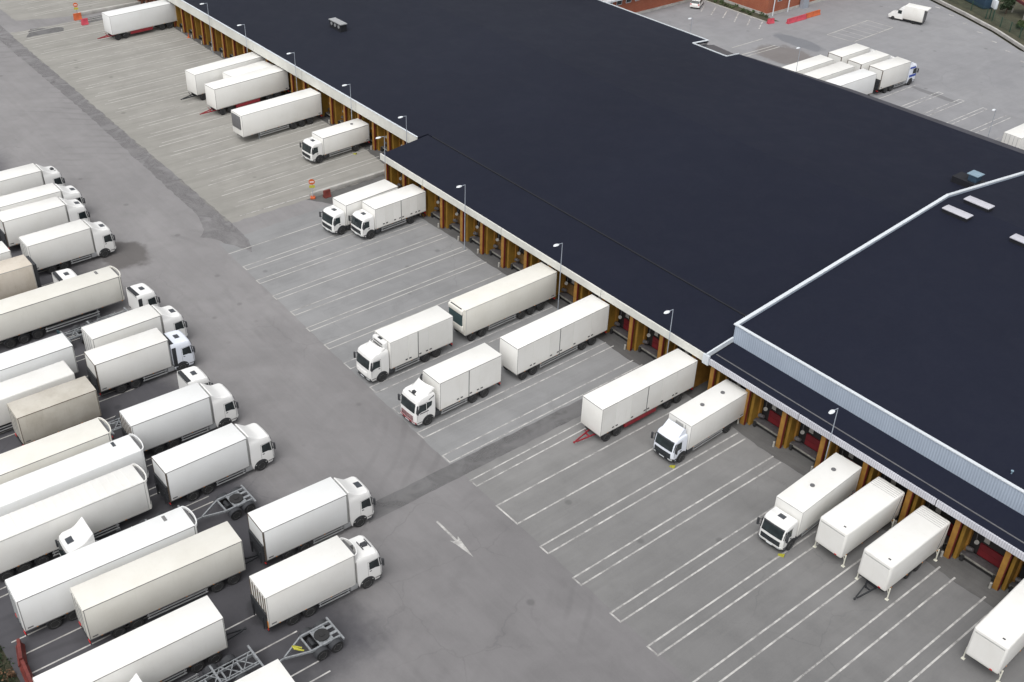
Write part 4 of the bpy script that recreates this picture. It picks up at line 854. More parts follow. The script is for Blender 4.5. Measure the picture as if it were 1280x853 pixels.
# ---- things on the roof
def skylight(x, y, z, lab, w=3.0, d=1.25, ang=0):
    t = thing('skylight', lab, 'skylight', (x, y, z), R(ang), 'skylights on the high roof')
    part('curb', 'skc', lambda mb: mb.box(-w / 2 + .08, w / 2 - .08, -d / 2 + .08, d / 2 - .08, -.2, .34), M['roof_dark'], t, smooth=0)
    part('cap', 'skp', lambda mb: mb.box(-w / 2, w / 2, -d / 2, d / 2, .34, .47, .04), M['skylight'], t)
zr = lambda y: 7.02 + (RZ_R - .18 - 7.02) * (y - 72.5) / (RY_R - 72.5)
skylight(-49.0, 103.6, zr(103.6), 'pale flat skylight nearest the bend of the white roof coping')
skylight(-48.6, 107.0, RZ_R - .18 - .03, 'pale flat skylight just behind the roof ridge below the blue duct')
skylight(-41.2, 103.6, zr(103.6), 'pale skylight cut by the right edge of the photo')
t = thing('roof_duct', 'blue-grey ventilation duct box with pale lid beside the white roof coping', 'roof vent', (-55.3, 118.0, 6.82), 0, 'ventilation units on the roof')
part('duct_base', 'rdb', lambda mb: mb.box(-1.9, 1.3, -1.0, 1.0, -.2, .8), M['roof_dark'], t, smooth=0); part('duct_box', 'rdx', lambda mb: mb.box(-.2, .9, -.6, .6, .8, 1.6, .05), M['vent_blue'], t); part('duct_lid', 'rdl', lambda mb: mb.box(-.4, 1.05, -.75, .75, 1.6, 1.7, .02), M['vent_light'], t, smooth=0)
t = thing('roof_fan_unit', 'small dark fan unit with three round openings on the far left roof', 'roof vent', (-143.2, 86.6, 6.6), 0, 'ventilation units on the roof')
part('fan_housing', 'rfh', lambda mb: mb.box(-1.6, 1.6, -.5, .5, -.1, 1.15), M['roof_dark'], t, smooth=0); part('fan_cover', 'rfc', lambda mb: mb.box(-1.7, 1.7, -.6, .6, 1.15, 1.27), M['alu'], t, smooth=0)
for x_ in (-1.0, 0, 1.0): part('fan_ring', ('rfr',), lambda mb: mb.tube((0, -.56, .75), (0, -.5, .75), .26, 14), M['alu'], t, (x_, 0, 0))
mb = MB(); mb.tube((-24.6, 73.7, 7.1), (-24.6, 73.7, 7.38), .06, 8); mb.tube((-24.6, 73.7, 7.38), (-24.6, 73.7, 7.45), .12, 8)
single('roof_drain_vent', mb, M['vent_light'], 'tiny pale vent pipe behind the coping of the high roof', 'roof vent')

# ---- lamps along the facades
def lamp(x, y, lab, h=8.25, arm=-.85, group='slim lamp posts along the front of the docks'):
    t = thing('street_lamp', lab, 'lamp', (x, y, 0), 0, group)
    part('pole', ('lp', h), lambda mb: mb.tube((0, 0, 0), (0, 0, h), .055, 8, .035), M['pole'], t)
    part('arm', ('la', h, arm), lambda mb: mb.tube((0, 0, h - .03), (0, arm * .75, h + .05), .035, 6), M['pole'], t)
    part('lamp_head', ('lh', h, arm), lambda mb: mb.add([(math.cos(a) * rx, arm + math.sin(a) * ry, h + z) for z, rx, ry in ((-.05, .09, .18), (.0, .20, .38), (.07, .18, .33), (.11, .08, .16)) for a in [2 * PI * i / 14 for i in range(14)]],
         [(k_ * 14 + i, k_ * 14 + (i + 1) % 14, (k_ + 1) * 14 + (i + 1) % 14, (k_ + 1) * 14 + i) for k_ in range(3) for i in range(14)] + [tuple(range(14))[::-1], tuple(range(42, 56))]), M['lamp_head'], t)
places = [(-160.5, 'lamp post farthest up the left docks, near the top edge of the photo'), (-148.6, 'second lamp post from the top along the left docks'), (-134.3, 'lamp post above the two trailers with one short body between'), (-120.0, 'lamp post above the white truck with grey side lines'), (-107.2, 'lamp post at the step where the left fascia ends')]
for x, lb in places: lamp(x, 73.9, lb)
for x, lb in ((-103.7, 'lamp post at the left corner of the middle dock roof'), (-87.8, 'lamp post above the empty docks right of the two small trucks'), (-71.6, 'lamp post above the trailer with the green cooling unit'), (-56.1, 'lamp post left of where the blue-grey high wall begins'), (-37.4, 'lamp post in front of the blue-grey high wall')): lamp(x, 68.25, lb)
for x, y, lb in ((-113.5, 133.0, 'lamp head behind the roof, left of the dark light well'), (-95.1, 136.6, 'lamp head behind the roof, near the six white trailers'), (-64.8, 139.4, 'lamp post behind the roof over the empty back bays')): lamp(x, y, lb, 8., -.6, 'lamp posts behind the warehouse')

# ---------------------------------------------------------------- vehicles: left truck park, front row (all look towards the docks)
G1 = 'box trucks in the front row of the truck park'
bt = box_truck
bt('white box truck with low cab, farthest up the left side of the photo', -127.95, 31.3, 0, L=7.0, hatch='bar', group=G1)
bt('white box truck second from the top, a yellow patch behind its high cab', -121.55, 31.2, 0, L=7.0, hatch='panel', group=G1, deflector=None)
bt('white box truck third from the top with a red glow at its rear', -117.85, 30.3, 0, L=6.9, hatch='bar', group=G1, rear='lift', end_posts=None) if False else bt('white box truck third from the top, its box end close to the photo edge', -117.95, 30.35, 0, L=6.9, hatch='panel', group=G1, rear='lift')
bt('white high-cab box truck with a dark wet stain in front of its wheel', -111.15, 30.5, -.5, L=6.8, mat='white', bumper='cab', grille='plastic', group=G1, rear='doors')
bt('white box truck with cool white cab behind the dark-backed short cab truck', -90.6, 29.05, -.6, L=6.8, mat='white', group=G1, hatch='panel', edge='edge')
bt('white box truck with low bluish cab and dark panel behind the door', -86.45, 27.75, 1.5, L=6.95, mat='white', paint='cabcool', cab='flatsleeper', bumper='chassis', dark_back=True, edge='edge', group=G1, rear='lift', hatch='panel')
bt('cream-white box truck with high smooth roof fairing beside a lone cab', -76.25, 26.75, 1.6, L=7.1, mat='cool_white', hatch='none', edge='edge', group=G1, rear='ribs')
bt('white box truck with rounded roof fairing next to an empty dolly', -69.15, 26.45, -.3, L=7.2, mat='cool_white', hatch='none', bumper='plastic', edge='edge', group=G1, rear='lift')
bt('bright white box truck with dark roof hatch beside the asphalt strip', -58.45, 29.35, 2.2, L=7.25, mat='cool_white', hatch='panel', group=G1, edge='edge', rear='lift')
bt('white box truck with hooped fairing behind the cab, nearest the arrow', -52.55, 26.25, 2.4, L=7.2, mat='white', cab='flatsleeper', hatch='bar2', deflector='hoop', bumper='plastic', group=G1, rear='ribs')
# back row trailers
G2 = 'box trailers in the back row of the truck park'
tr_ = box_trailer
tr_('small white trailer end cut by the left edge, behind the fourth truck', -111.3, 19.2, 0, L=12.4, group=G2)
tr_('beige worn trailer with rounded rear frame left of the first lone cab', -107.25, 19.9, .5, L=12.6, mat='worn', group=G2, front='frame')
tr_('very long cream trailer reaching from the photo edge to a lone cab', -99.8, 25.45, 0, L=13.6, mat='cream', front='hoop', semi=True, zb=1.2, edge='edge', group=G2, ridge=True)
tr_('white trailer with a bluish side, left of the two trucks with shared lane', -90.75, 17.7, .4, L=12.4, mat='cool_white', edge='edge', group=G2)
tr_('low white trailer with sloped front edge above the dirty beige body', -86.95, 16.3, 0, L=12.4, top=3.75, mat='white', bev=.14, group=G2)
tr_('cream trailer with white hoop frame at its front, below the dirty beige body', -76.7, 14.9, .8, L=13, mat='cream', front='hoop', edge='edge', semi=True, group=G2)
tr_('white rounded trailer with dark roof slot near its hooped front end', -73.05, 16.1, .8, L=13, mat='cool_white', front='hoop', semi=True, bev=.10, group=G2, ridge=2)
tr_('wide white trailer with faint roof ribs and hooped front end', -69.4, 14.5, 1.2, L=13.4, mat='white', front='hoop', semi=True, bev=.08, ribs=True, group=G2)
tr_('white trailer with hooped front linked to the first dolly', -62.6, 15.5, 2.4, L=13.15, mat='cool_white', front='hoop', semi=True, edge='edge', group=G2, ridge=True)
tr_('long cream trailer with yellowish roof between two box trucks', -59.05, 18.15, 2.9, L=11.9, mat='cream', edge='edge', group=G2, bar='chassis')
tr_('large clean white trailer with a dark towbar in the lower left', -53.1, 13.45, 2.0, L=12.1, mat='white', edge='edge', group=G2, bar='chassis')
tr_('white trailer roof cut by the bottom edge of the photo', -45.15, 14.5, 1.8, L=12.2, mat='white', group=G2)
t = tr_('short dirty beige body with dark roof edge in the back row', -83.2, 19.55, .8, L=6.85, mat='dirty', top=3.95, edge='bronze', group=G2, rear_axles=1)
# trucks without body
chassis_truck('empty chassis truck with low white cab beside the long cream trailer', -96.05, 28.6, -3.2, 1, L=7.2, cab='flatsleeper', dark_back=True, teal=True)
chassis_truck('lone white cab just showing above the long cream trailer', -103.5, 23.6, 0, 1, L=7.4, cab='flatsleeper', dark_back=True)
chassis_truck('lone cream-white cab with dark roof hatch between two box trucks', -79.95, 26.2, 0, 1, L=7.2, cab='flatsleeper', dark_back=True)
chassis_truck('white cab facing away with pointed fairing between two long trailers', -65.95, 19.6, 1.5, -1, L=7.2, cab='sleeper')
chassis_truck('empty lattice chassis truck with its cab at the bottom photo edge', -49.75, 16.9, .8, -1, L=7.6, cab='sleeper')
dolly('empty dolly with pale frame between the two front box trucks', -65.0, 26.75, 0, -1)
dolly('empty dolly with yellow hose bundle at its towbar, lower left', -48.55, 24.75, .8, -1, bag=True)

# ---------------------------------------------------------------- vehicles at the docks (backs to the building)
G3 = 'box trucks backed up to the docks'; G4 = 'box trailers backed up to the docks'
DR = [0, .18, .40, .52, .64, .84, 1.0]
tr_('white trailer with red towbar at the top left docks', -176.6, 69.6, -4, -1, L=12.2, mat='cool_white', bar='red', rail='red', group=G4)
tr_('white trailer with dark towbar beside a half-hidden short truck', -146.3, 69.2, -6, -1, L=12.2, mat='white', bar='chassis', group=G4)
bt('short white truck mostly hidden between two long trailers at the docks', -143.2, 71.1, -6, -1, L=7.2, top=3.75, cab='day', gap=.12, axles=1, group=G3)
tr_('white trailer with red towbar and red side rail, upper left docks', -139.75, 69.0, -4.6, -1, L=12.2, mat='white', bar='red', rail='red', edge='edge', group=G4)
tr_('white trailer with grey front panel and no towbar, upper left docks', -129.35, 67.9, -3.2, -1, L=12.7, mat='white', semi=True, front='panel', group=G4)
bt('small white truck with grey side lines and black windscreen at the left docks', -118.35, 71.1, -2.8, -1, L=7.4, top=3.35, zb=.95, cab='day', gap=.10, axles=1, vents=1, group=G3, edge='edge', doors=None)
bt('white short-cab truck stopping short of the dock, left of a similar truck', -100.55, 63.3, -4, -1, L=7.7, top=3.6, zb=.95, cab='day', gap=.12, axles=1, bumper='cab', group=G3, edge='edge')
bt('white short-cab truck with panelled side doors touching the dock', -97.6, 65.35, -2.2, -1, L=7.4, top=3.65, zb=1.0, cab='day', gap=.12, axles=1, doors=[0, .17, .33, .50, .66, .82, 1.0], edge='edge', group=G3)
tr_('white trailer with dark green cooling unit on its front', -73.9, 62.7, -1, -1, L=12.3, mat='cream', front='reefer', group=G4, rear_axles=3, bev=.06)
bt('white high-cab truck with cooling unit over the cab, clear of the dock', -73.65, 51.2, -.8, -1, L=7.5, cab='flatsleeper', reefer=True, mat='white', bumper='plastic', grille='slats', doors=[0, .40, .57, .73, 1.0], group=G3, deflector='lowscoop', hatch='none')
bt('white high-cab truck with red lower bumper, clear of the dock', -65.68, 51.0, -1, -1, L=7.3, gap=.5, mat='white', cab='flatsleeper', deflector='scoop', bumper='red', grille='maroon', doors=[0, .36, .54, .69, 1.0], edge='edge', hatch='bar2', group=G3, stripes=True)
tr_('white trailer with panelled sides behind the red-bumper truck', -65.8, 62.6, -2, -1, L=12.4, mat='white', doors=[0, .2, .40, .55, .66, .84, 1.0], edge='edge', group=G4)
tr_('white panelled trailer with bright red towbar and red side rail', -54.0, 62.6, -.2, -1, L=12.3, mat='white', doors=[0, .22, .38, .53, .70, .86, 1.0], edge='edge', bar='red', rail='red', group=G4)
bt('white short-cab truck with sloped roof deflector and dark lower bumper', -48.1, 65.3, -2, -1, L=7.9, top=3.7, zb=1.0, cab='day', gap=.14, axles=1, vents=2, deflector='wedge', bumper='chassis', edge='edge_light', paint='cabcool', group=G3, front_unit=True, hatch='none')
bt('white short-cab truck with black roof hatch beside two legged bodies', -35.35, 64.6, -3, -1, L=8.4, top=3.65, zb=1.0, cab='day', gap=.14, axles=1, vents=2, group=G3, hatch='panel')
swap_body('white rounded swap body on legs beside the short-cab truck', -31.45, 65.1, -.5, L=7.9, top=3.75)
swap_body('white rounded swap body on legs with a dark towbar under it', -27.2, 64.95, -.4, L=8.0, top=3.75)
swap_body('white swap body on legs cut by the right edge of the photo', -17.75, 64.8, -2.5, L=8.4, top=3.9)
# drawbar chassis under the second legged body
t = thing('bogie_trailer', 'dark towbar trailer chassis standing under the legged swap body', 'trailer', (-27.15, 64.6, 0), PI)
make_chassis(t, -3.3, 3.5, .88, 'chassis', 5); drawbar(t, 3.6, 'chassis', 1.9)
for yy in (-1.4, -.1):
    axle(t, yy)
    for s in (-1, 1): wheel(t, s * 1.05, yy)
# behind the warehouse
G5 = 'white trucks and trailers in the back yard'
bt('white box truck with open rear frame, left of three in the back yard', -96.5, 151.8, 0, L=7.3, group=G5, mat='white', rear='lift')
bt('white box truck with open rear frame, middle of three in the back yard', -92.75, 151.75, .3, L=7.3, group=G5, mat='white', rear='lift')
bt('white box truck with blue and white cab in the back yard', -89.1, 152.2, 1.5, L=7.1, group=G5, mat='white', rear='lift', blue=True, paint='cabcool')
tr_('white trailer left of three close behind the roof edge', -96.6, 140.2, 0, L=12, group=G5)
tr_('white trailer middle of three close behind the roof edge', -92.85, 140.4, 0, L=12, group=G5)
tr_('white trailer right of three close behind the roof edge', -89.1, 140.75, 1.0, L=12, group=G5, mat='cool_white')
tr_('white trailer roof half hidden at the right end of the back roof edge', -63.0, 145.6, 0, L=6.0, group=G5, rear_axles=1)

# ---- delivery van (box van) in the back yard and a parked white car
def van():
    t = thing('delivery_van', 'small white box van standing alone in the back yard', 'van', (-106.6, 184.0, 0), R(105))
    def body(mb):   # forward +y
        prof = [(-.55, .35, .99), (.0, .45, .99), (.0, .95, .97)]
        side = [(3.05, .38), (3.15, .75), (2.95, 1.05), (2.25, 1.25), (1.50, 2.0), (1.25, 2.28), (.95, 2.34), (.45, 2.34), (.45, .38)]
        n = len(side); A = [(-.98, y, z) for y, z in side]; B_ = [(.98, y, z) for y, z in side]
        mb.add(A + B_, [tuple(range(n)), tuple(range(n, 2 * n))[::-1]] + [(i, (i + 1) % n, n + (i + 1) % n, n + i) for i in range(n)])
    cab = part('cab', 'vcab', body, M['cab'], t, smooth=25)
    part('windscreen', 'vws', lambda mb: mb.quad((-.88, 2.22, 1.285), (.88, 2.22, 1.285), (.82, 1.52, 2.00), (-.82, 1.52, 2.00)) and mb.quad((-.88, 2.20, 1.27), (.88, 2.20, 1.27), (.82, 1.50, 1.985), (-.82, 1.50, 1.985)), M['glass'], cab, (0, .025, .025), smooth=0)
    for s in (-1, 1):
        part('side_window', ('vsw', s), lambda mb: mb.box(s * .975, s * .995, .85, 1.55, 1.32, 1.95), M['glass'], cab, smooth=0)
        part('headlight', ('vhl', s), lambda mb: mb.box(s * .6, s * .95, 3.02, 3.16, .75, .92), M['headlamp'], cab, smooth=0)
        for yy in (2.25, -1.55): wheel(t, s * .99, yy, .35, .22)
    bx = part('cargo_box', 'vbox', lambda mb: mb.box(-1.06, 1.06, -3.1, .5, .62, 2.95, .03), M['white'], t)
    part('rear_door', 'vrd', lambda mb: mb.box(-.95, .95, -3.14, -3.08, .7, 2.85), M['seal'], bx, smooth=0)
    part('roof_lip', 'vrl', lambda mb: mb.box(-1.04, 1.04, -3.6, -3.1, 2.78, 2.95), M['white'], bx, smooth=0)
    part('chassis', 'vch', lambda mb: mb.box(-.85, .85, -3.1, 2.8, .34, .6), M['chassis'], t, smooth=0)
van()
def car():
    t = thing('parked_car', 'white estate car parked in front of the brick building', 'car', (-134.1, 157.9, 0), R(30))
    side = [(2.15, .35), (2.2, .62), (1.9, .85), (1.05, .98), (.45, 1.40), (-1.55, 1.46), (-2.05, 1.0), (-2.15, .7), (-2.1, .35)]
    def body(mb):
        n = len(side); W_ = lambda z: .88 - max(0, z - .9) * .32
        A = [(-W_(z), y, z) for y, z in side]; B_ = [(W_(z), y, z) for y, z in side]
        mb.add(A + B_, [tuple(range(n)), tuple(range(n, 2 * n))[::-1]] + [(i, (i + 1) % n, n + (i + 1) % n, n + i) for i in range(n)])
    b_ = part('body', 'carb', body, M['cab'], t, smooth=30)
    part('windscreen', 'carw', lambda mb: mb.quad((-.80, 1.02, 1.0), (.80, 1.02, 1.0), (.70, .50, 1.39), (-.70, .50, 1.39)), M['glass'], b_, (0, .03, .02), smooth=0)
    part('rear_window', 'carrw', lambda mb: mb.quad((-.70, -1.62, 1.42), (.70, -1.62, 1.42), (.80, -2.02, 1.04), (-.80, -2.02, 1.04)), M['glass'], b_, (0, -.03, .02), smooth=0)
    for s in (-1, 1):
        part('side_window', ('carsw', s), lambda mb: mb.quad((s * .875, .85, 1.02), (s * .875, -1.85, 1.02), (s * .755, -1.5, 1.38), (s * .755, .42, 1.36)), M['glass'], b_, (s * .012, 0, 0), smooth=0)
        part('tail_light', ('cartl', s), lambda mb: mb.box(s * .62, s * .82, -2.15, -2.02, .78, .98), M['redbright'], b_, smooth=0)
        for yy in (1.35, -1.3): wheel(t, s * .89, yy, .32, .2)
car()

# ---------------------------------------------------------------- barriers, signs and kerbs in the yard
def jersey(name, label, x, y, ang, L, mat, group=None, h=.85, cat='barrier'):
    mb = MB(); sec = [(-.30, 0), (-.30, .12), (-.16, .34), (-.11, h), (.11, h), (.16, .34), (.30, .12), (.30, 0)]; n = len(sec)
    A = [(-L / 2, p, q) for p, q in sec]; B_ = [(L / 2, p, q) for p, q in sec]
    mb.add(A + B_, [tuple(range(n)), tuple(range(n, 2 * n))[::-1]] + [(i, (i + 1) % n, n + (i + 1) % n, n + i) for i in range(n)])
    return single(name, mb, M[mat], label, cat, group, (x, y, .0), R(ang))
jersey('red_barrier', 'red barrier block at the edge of the greenery, upper of two', -60.6, 8.05, -14, 1.9, 'barrier_red', 'red barriers beside the greenery')
jersey('red_barrier', 'longer red barrier at the bottom edge beside the greenery', -58.35, 7.75, -4, 2.3, 'barrier_red', 'red barriers beside the greenery')
jersey('red_barrier', 'long pink and red barrier beside the brick corner in the back yard', -118.0, 166.7, 90, 5.2, 'barrier_pink', 'barriers near the brick building')
jersey('red_barrier', 'orange-red end barrier continuing the long pink one', -118.1, 171.5, 90, 4.0, 'barrier_orange', 'barriers near the brick building')
jersey('red_barrier', 'short pink barrier right at the brick corner', -119.9, 161.8, 80, 1.4, 'barrier_pink', 'barriers near the brick building')
jersey('red_barrier', 'small red block barrier beside the low pale wall left of the trucks', -108.2, 62.5, 90, .9, 'barrier_red', 'small barriers at the dock steps', .95)
jersey('red_barrier', 'small red block barrier at the top left ramp', -185.2, 63.1, 90, 1.1, 'barrier_pink', 'small barriers at the dock steps', 1.0)
jersey('red_barrier', 'red block barrier under the orange sign at the top left ramp', -188.2, 63.1, 90, 1.3, 'barrier_orange', 'small barriers at the dock steps', 1.1)
def yard_sign(x, y, lab, yellow=True):
    t = thing('no_entry_sign', lab, 'sign', (x, y, 0), R(60), 'round no entry signs in the yard')
    part('post', 'ysp', lambda mb: mb.tube((0, 0, 0), (0, 0, 2.55), .035, 8), M['pole'], t)
    d = part('sign_disc', 'ysd', lambda mb: mb.tube((0, -.05, 2.25), (0, -.02, 2.25), .38, 24), M['barrier_orange'], t)
    part('white_bar', 'ysb', lambda mb: mb.box(-.24, .24, -.065, -.05, 2.19, 2.31), M['lamp_head'], d, smooth=0)
    if yellow: part('sub_plate', 'yss', lambda mb: mb.box(-.34, .34, -.05, -.02, 1.45, 1.80), M['yellow'], t, smooth=0)
    part('foot', 'ysf', lambda mb: mb.box(-.30, .30, -.30, .30, 0, .22, .03), M['barrier_orange'], t)
yard_sign(-108.9, 60.9, 'orange no entry sign on a post with a yellow plate, left of the small trucks')
yard_sign(-189.0, 63.4, 'orange sign on a post at the top left corner ramp')
mb = MB(); mb.box(-109.55, -109.15, 61.0, 73.0, 0, .55, .04); single('low_wall', mb, M['curb'], 'low pale concrete wall running up to the step in the docks', 'wall', 'low concrete walls between dock yards')
mb = MB(); mb.box(-190.2, -189.8, 64.0, 75.0, 0, .6, .04); single('low_wall', mb, M['curb'], 'low concrete wall at the top left beside the orange sign', 'wall', 'low concrete walls between dock yards')
mb = MB(); mb.tube((-109.3, 73.3, 0), (-109.3, 73.3, 1.0), .28, 14); single('bollard', mb, M['vent_light'], 'pale bollard at the end of the low wall by the dock step', 'bollard')
def chock(x, y, lab, mat='yellow'):
    mb = MB(); mb.add([(-.25, -.12, 0), (.25, -.12, 0), (.25, -.12, .22), (-.25, .12, 0), (.25, .12, 0), (.25, .12, .22)], [(0, 1, 2), (5, 4, 3), (0, 3, 4, 1), (1, 4, 5, 2), (2, 5, 3, 0)]); single('wheel_chock', mb, M[mat], lab, 'wheel chock', 'yellow wheel chocks', (x, y, .01), R(20), 0)
chock(-46.7, 59.6, 'yellow wheel chock at the front wheel of the truck with the roof deflector'); chock(-33.85, 58.7, 'yellow-brown chock at the front wheel of the truck with the black hatch'); chock(-116.65, 72.0, 'yellow chock by the rear wheel of the small truck at the left docks')
mb = MB(); mb.box(-.22, .22, -.22, .22, 0, .06, .01); mb.tube((0, 0, .06), (0, 0, .72), .16, 12, .03); single('traffic_cone', mb, M['barrier_orange'], 'small red cone by the dock posts near the top left trailer', 'cone', None, (-169.9, 74.3, 0))

# ---------------------------------------------------------------- behind: brick buildings, kerb, fence, trees
def brick_building(label, x0, x1, y0, y1, h, wins_side, wins_front, ledge):
    t = thing('brick_building', label, 'building', (x1, y0, 0), 0, 'red brick buildings')
    w, d = x1 - x0, y1 - y0
    part('wall', ('bw', x0, y0), lambda mb: mb.box(-w, 0, 0, d, 0, h), M['brick'], t, smooth=0)
    part('plinth', ('bpl', x0, y0), lambda mb: (mb.box(.0, .08, .02, d, 0, .45), mb.box(-w, 0, -.08, 0, 0, .45)), M['curb'], t, smooth=0)
    part('roof', ('brf', x0, y0), lambda mb: mb.box(-w - .3, .3, -.3, d + .3, h, h + .3), M['seal'], t, smooth=0)
    if ledge: part('ledge', ('blg', x0, y0), lambda mb: mb.box(.0, 1.3, 1.0, d - 1, 3.9, 4.15), M['coping'], t, smooth=0)
    for (yy, z, ww, hh) in wins_side:
        f = part('window', ('bwn', ww, hh), lambda mb: mb.box(.0, .07, -ww / 2, ww / 2, 0, hh), M['coping'], t, (0, yy, z), smooth=0); part('pane', ('bwp', ww, hh), lambda mb: mb.box(.06, .09, -ww / 2 + .1, ww / 2 - .1, .1, hh - .1), M['glass'], f, smooth=0)
    for (xx, z, ww, hh) in wins_front:
        f = part('window', ('bwf', ww, hh), lambda mb: mb.box(-ww / 2, ww / 2, -.07, 0, 0, hh), M['coping'], t, (xx, 0, z), smooth=0); part('pane', ('bwg', ww, hh), lambda mb: mb.box(-ww / 2 + .1, ww / 2 - .1, -.09, -.06, .1, hh - .1), M['glass'], f, smooth=0)
brick_building('red brick building with a pale ledge and a row of small windows behind the roof', -175, -136.8, 128, 159.5, 7, [(3 + 2.3 * i, 2.6, 1.3, .9) for i in range(12)], [], True)
brick_building('red brick building with its corner beside the pink barrier', -175, -122.9, 164.3, 196, 8, [(3.2, 2.2, 1.2, 1.2), (9, 2.2, 1.2, 1.2), (15, 2.2, 1.2, 1.2)], [(-6 - 5 * i, 3.5, 1.6, 1.4) for i in range(6)], False)
t = thing('downpipe_post', 'pale posts and pipes at the brick corner in the back yard', 'post', (-122.4, 165.4, 0)); part('pipe', 'dpp', lambda mb: (mb.tube((0, 0, 0), (0, 0, 3.6), .10, 8), mb.tube((.1, 4.2, 0), (.1, 4.2, 3.4), .12, 8), mb.bar((0, 0, 3.6), (.1, 4.2, 3.5), .1, .1)), M['coping'], t); part('cabinet', 'dpc', lambda mb: mb.box(-.2, .6, 8.0, 9.6, .0, 2.2), M['pole'], t, smooth=0)
mb = MB(); mb.add([(-152, 161.6, .01), (-121.2, 161.6, .01), (-119.6, 164.0, .01), (-122.8, 164.2, .01), (-152, 164.2, .01)], [(0, 1, 2, 3, 4)]); struct('planting_strip', mb, M['soil'])
mb = MB(); mb.box(-152, -120.9, 161.5, 161.65, 0, .14); struct('kerb', mb, M['curb'])
def clump_mesh(mb, c, rad, n, size, seed, flat=1.):
    rnd = random.Random(seed)
    for i in range(n):
        a = rnd.random() * 2 * PI; u = rnd.uniform(-1, 1); rr = rad * (rnd.random() ** .45) * (1 + .35 * noise.noise(Vector((a * 1.3, u * 2, seed))))
        p = Vector((math.cos(a) * math.sqrt(1 - u * u) * rr, math.sin(a) * math.sqrt(1 - u * u) * rr, u * rr * flat)) + Vector(c)
        n1 = Vector((rnd.uniform(-1, 1), rnd.uniform(-1, 1), rnd.uniform(-.4, 1))).normalized(); n2 = n1.orthogonal().normalized(); n3 = n1.cross(n2); s = size * rnd.uniform(.5, 1.3)
        mb.quad(p + n2 * s, p + n3 * s * .6, p - n2 * s, p - n3 * s * .6)
mb = MB(); rnd = random.Random(3)
for i in range(26): clump_mesh(mb, (rnd.uniform(-150, -121.5), rnd.uniform(162, 163.9), .25), rnd.uniform(.3, .6), 60, .14, i, .7)
tag(link('shrub_bed', mb.mesh('shrub_bed', M['leaf'], 0)), 'low green ground cover growing along the brick wall', 'plants', kind='stuff')
# curved kerb wall at the top right
pts = [(-150, 213.0), (-128, 205.0), (-110.7, 199.6), (-102.2, 196.4), (-93.9, 192.8), (-85.9, 188.2), (-76, 181.5), (-62, 171)]
mb = MB()
for a, b_ in zip(pts, pts[1:]): mb.bar((a[0], a[1], .22), (b_[0], b_[1], .22), .45, .5)
single('kerb_wall', mb, M['curb'], 'long low grey kerb wall curving round the back yard, top right', 'wall')
mb = MB()
for k_ in range(9):
    f_ = .08 + k_ * .105; x_ = -111 + 40 * f_; y_ = 197.4 - 17.0 * f_ - 6 * f_ * f_; mb.box(x_ - .5, x_ + .5, y_ - .16, y_ + .16, .006, .02)
struct('edge_markings', mb, M['paint'])
sheet('gravel_bank', [(-150, 213.2), (-110.6, 199.9), (-93.8, 193.1), (-85.8, 188.5), (-62, 171.4), (40, 150), (40, 330), (-150, 330)], .03, M['soil'])
fence_pts = [(-109, 201.8), (-103.04, 199.67), (-98.8, 197.7), (-94.6, 195.5), (-92.1, 194.4), (-89.5, 193.2), (-85, 190.6)]
t = thing('wire_fence', 'dark green wire fence on posts beyond the kerb wall, top right', 'fence', (0, 0, 0))
for x_, y_ in fence_pts: part('post', 'wfp', lambda mb: mb.box(-.07, .07, -.07, .07, 0, 1.9), M['fence_green'], t, (x_, y_, 0), smooth=0)
mb = MB()
for a, b_ in zip(fence_pts, fence_pts[1:]):
    for z in (.15, .45, .75, 1.05, 1.35, 1.65, 1.85): mb.bar((a[0], a[1], z), (b_[0], b_[1], z), .02, .025)
    for q in range(1, 16): mb.bar((a[0] + (b_[0] - a[0]) * q / 16, a[1] + (b_[1] - a[1]) * q / 16, .1), (a[0] + (b_[0] - a[0]) * q / 16, a[1] + (b_[1] - a[1]) * q / 16, 1.85), .012, .012)
link('wire_mesh', mb.mesh('wire_mesh', M['fence_green'], 0), t)
t = thing('notice_board', 'white board box on two dark green posts by the fence, top right', 'sign', (-97.9, 197.9, 0), R(-35))
part('board', 'nbb', lambda mb: mb.box(-.75, .75, -.25, .25, 2.2, 3.7, .04), M['coping'], t); part('post', 'nbp1', lambda mb: (mb.box(-.65, -.5, -.08, .08, 0, 2.2),), M['fence_green'], t, smooth=0); part('post', 'nbp2', lambda mb: (mb.box(.5, .65, -.08, .08, 0, 2.2),), M['fence_green'], t, smooth=0)
mb = MB(); mb.box(-3.2, 3.2, -1.25, 1.25, .15, 2.5, .04)
for i in range(20): mb.box(-3.1 + i * .32, -3.0 + i * .32, -1.29, 1.29, .25, 2.4)
single('shipping_container', mb, plain('navy_container_paint', (.03, .06, .10), .5), 'navy steel container behind the fence at the top edge', 'container', None, (-104.5, 204.5, .03), R(-22))
t = thing('open_shelter', 'low open shelter with dark red roof beam in the top right corner', 'shelter', (-89.5, 203, 0), R(-32))
part('roof', 'osr', lambda mb: mb.box(-9, 9, -2.6, 2.6, 2.7, 3.0), M['bay_brown'], t, smooth=0); part('beam', 'osb', lambda mb: mb.box(-9, 9, -2.75, -2.62, 2.45, 2.95), plain('dark_red_beam', (.12, .03, .035), .6), t, smooth=0)
for i in range(5): part('post', 'osp', lambda mb: mb.box(-.1, .1, -.1, .1, 0, 2.7), M['concrete'], t, (-8.5 + i * 4.2, -2.4, 0), smooth=0)
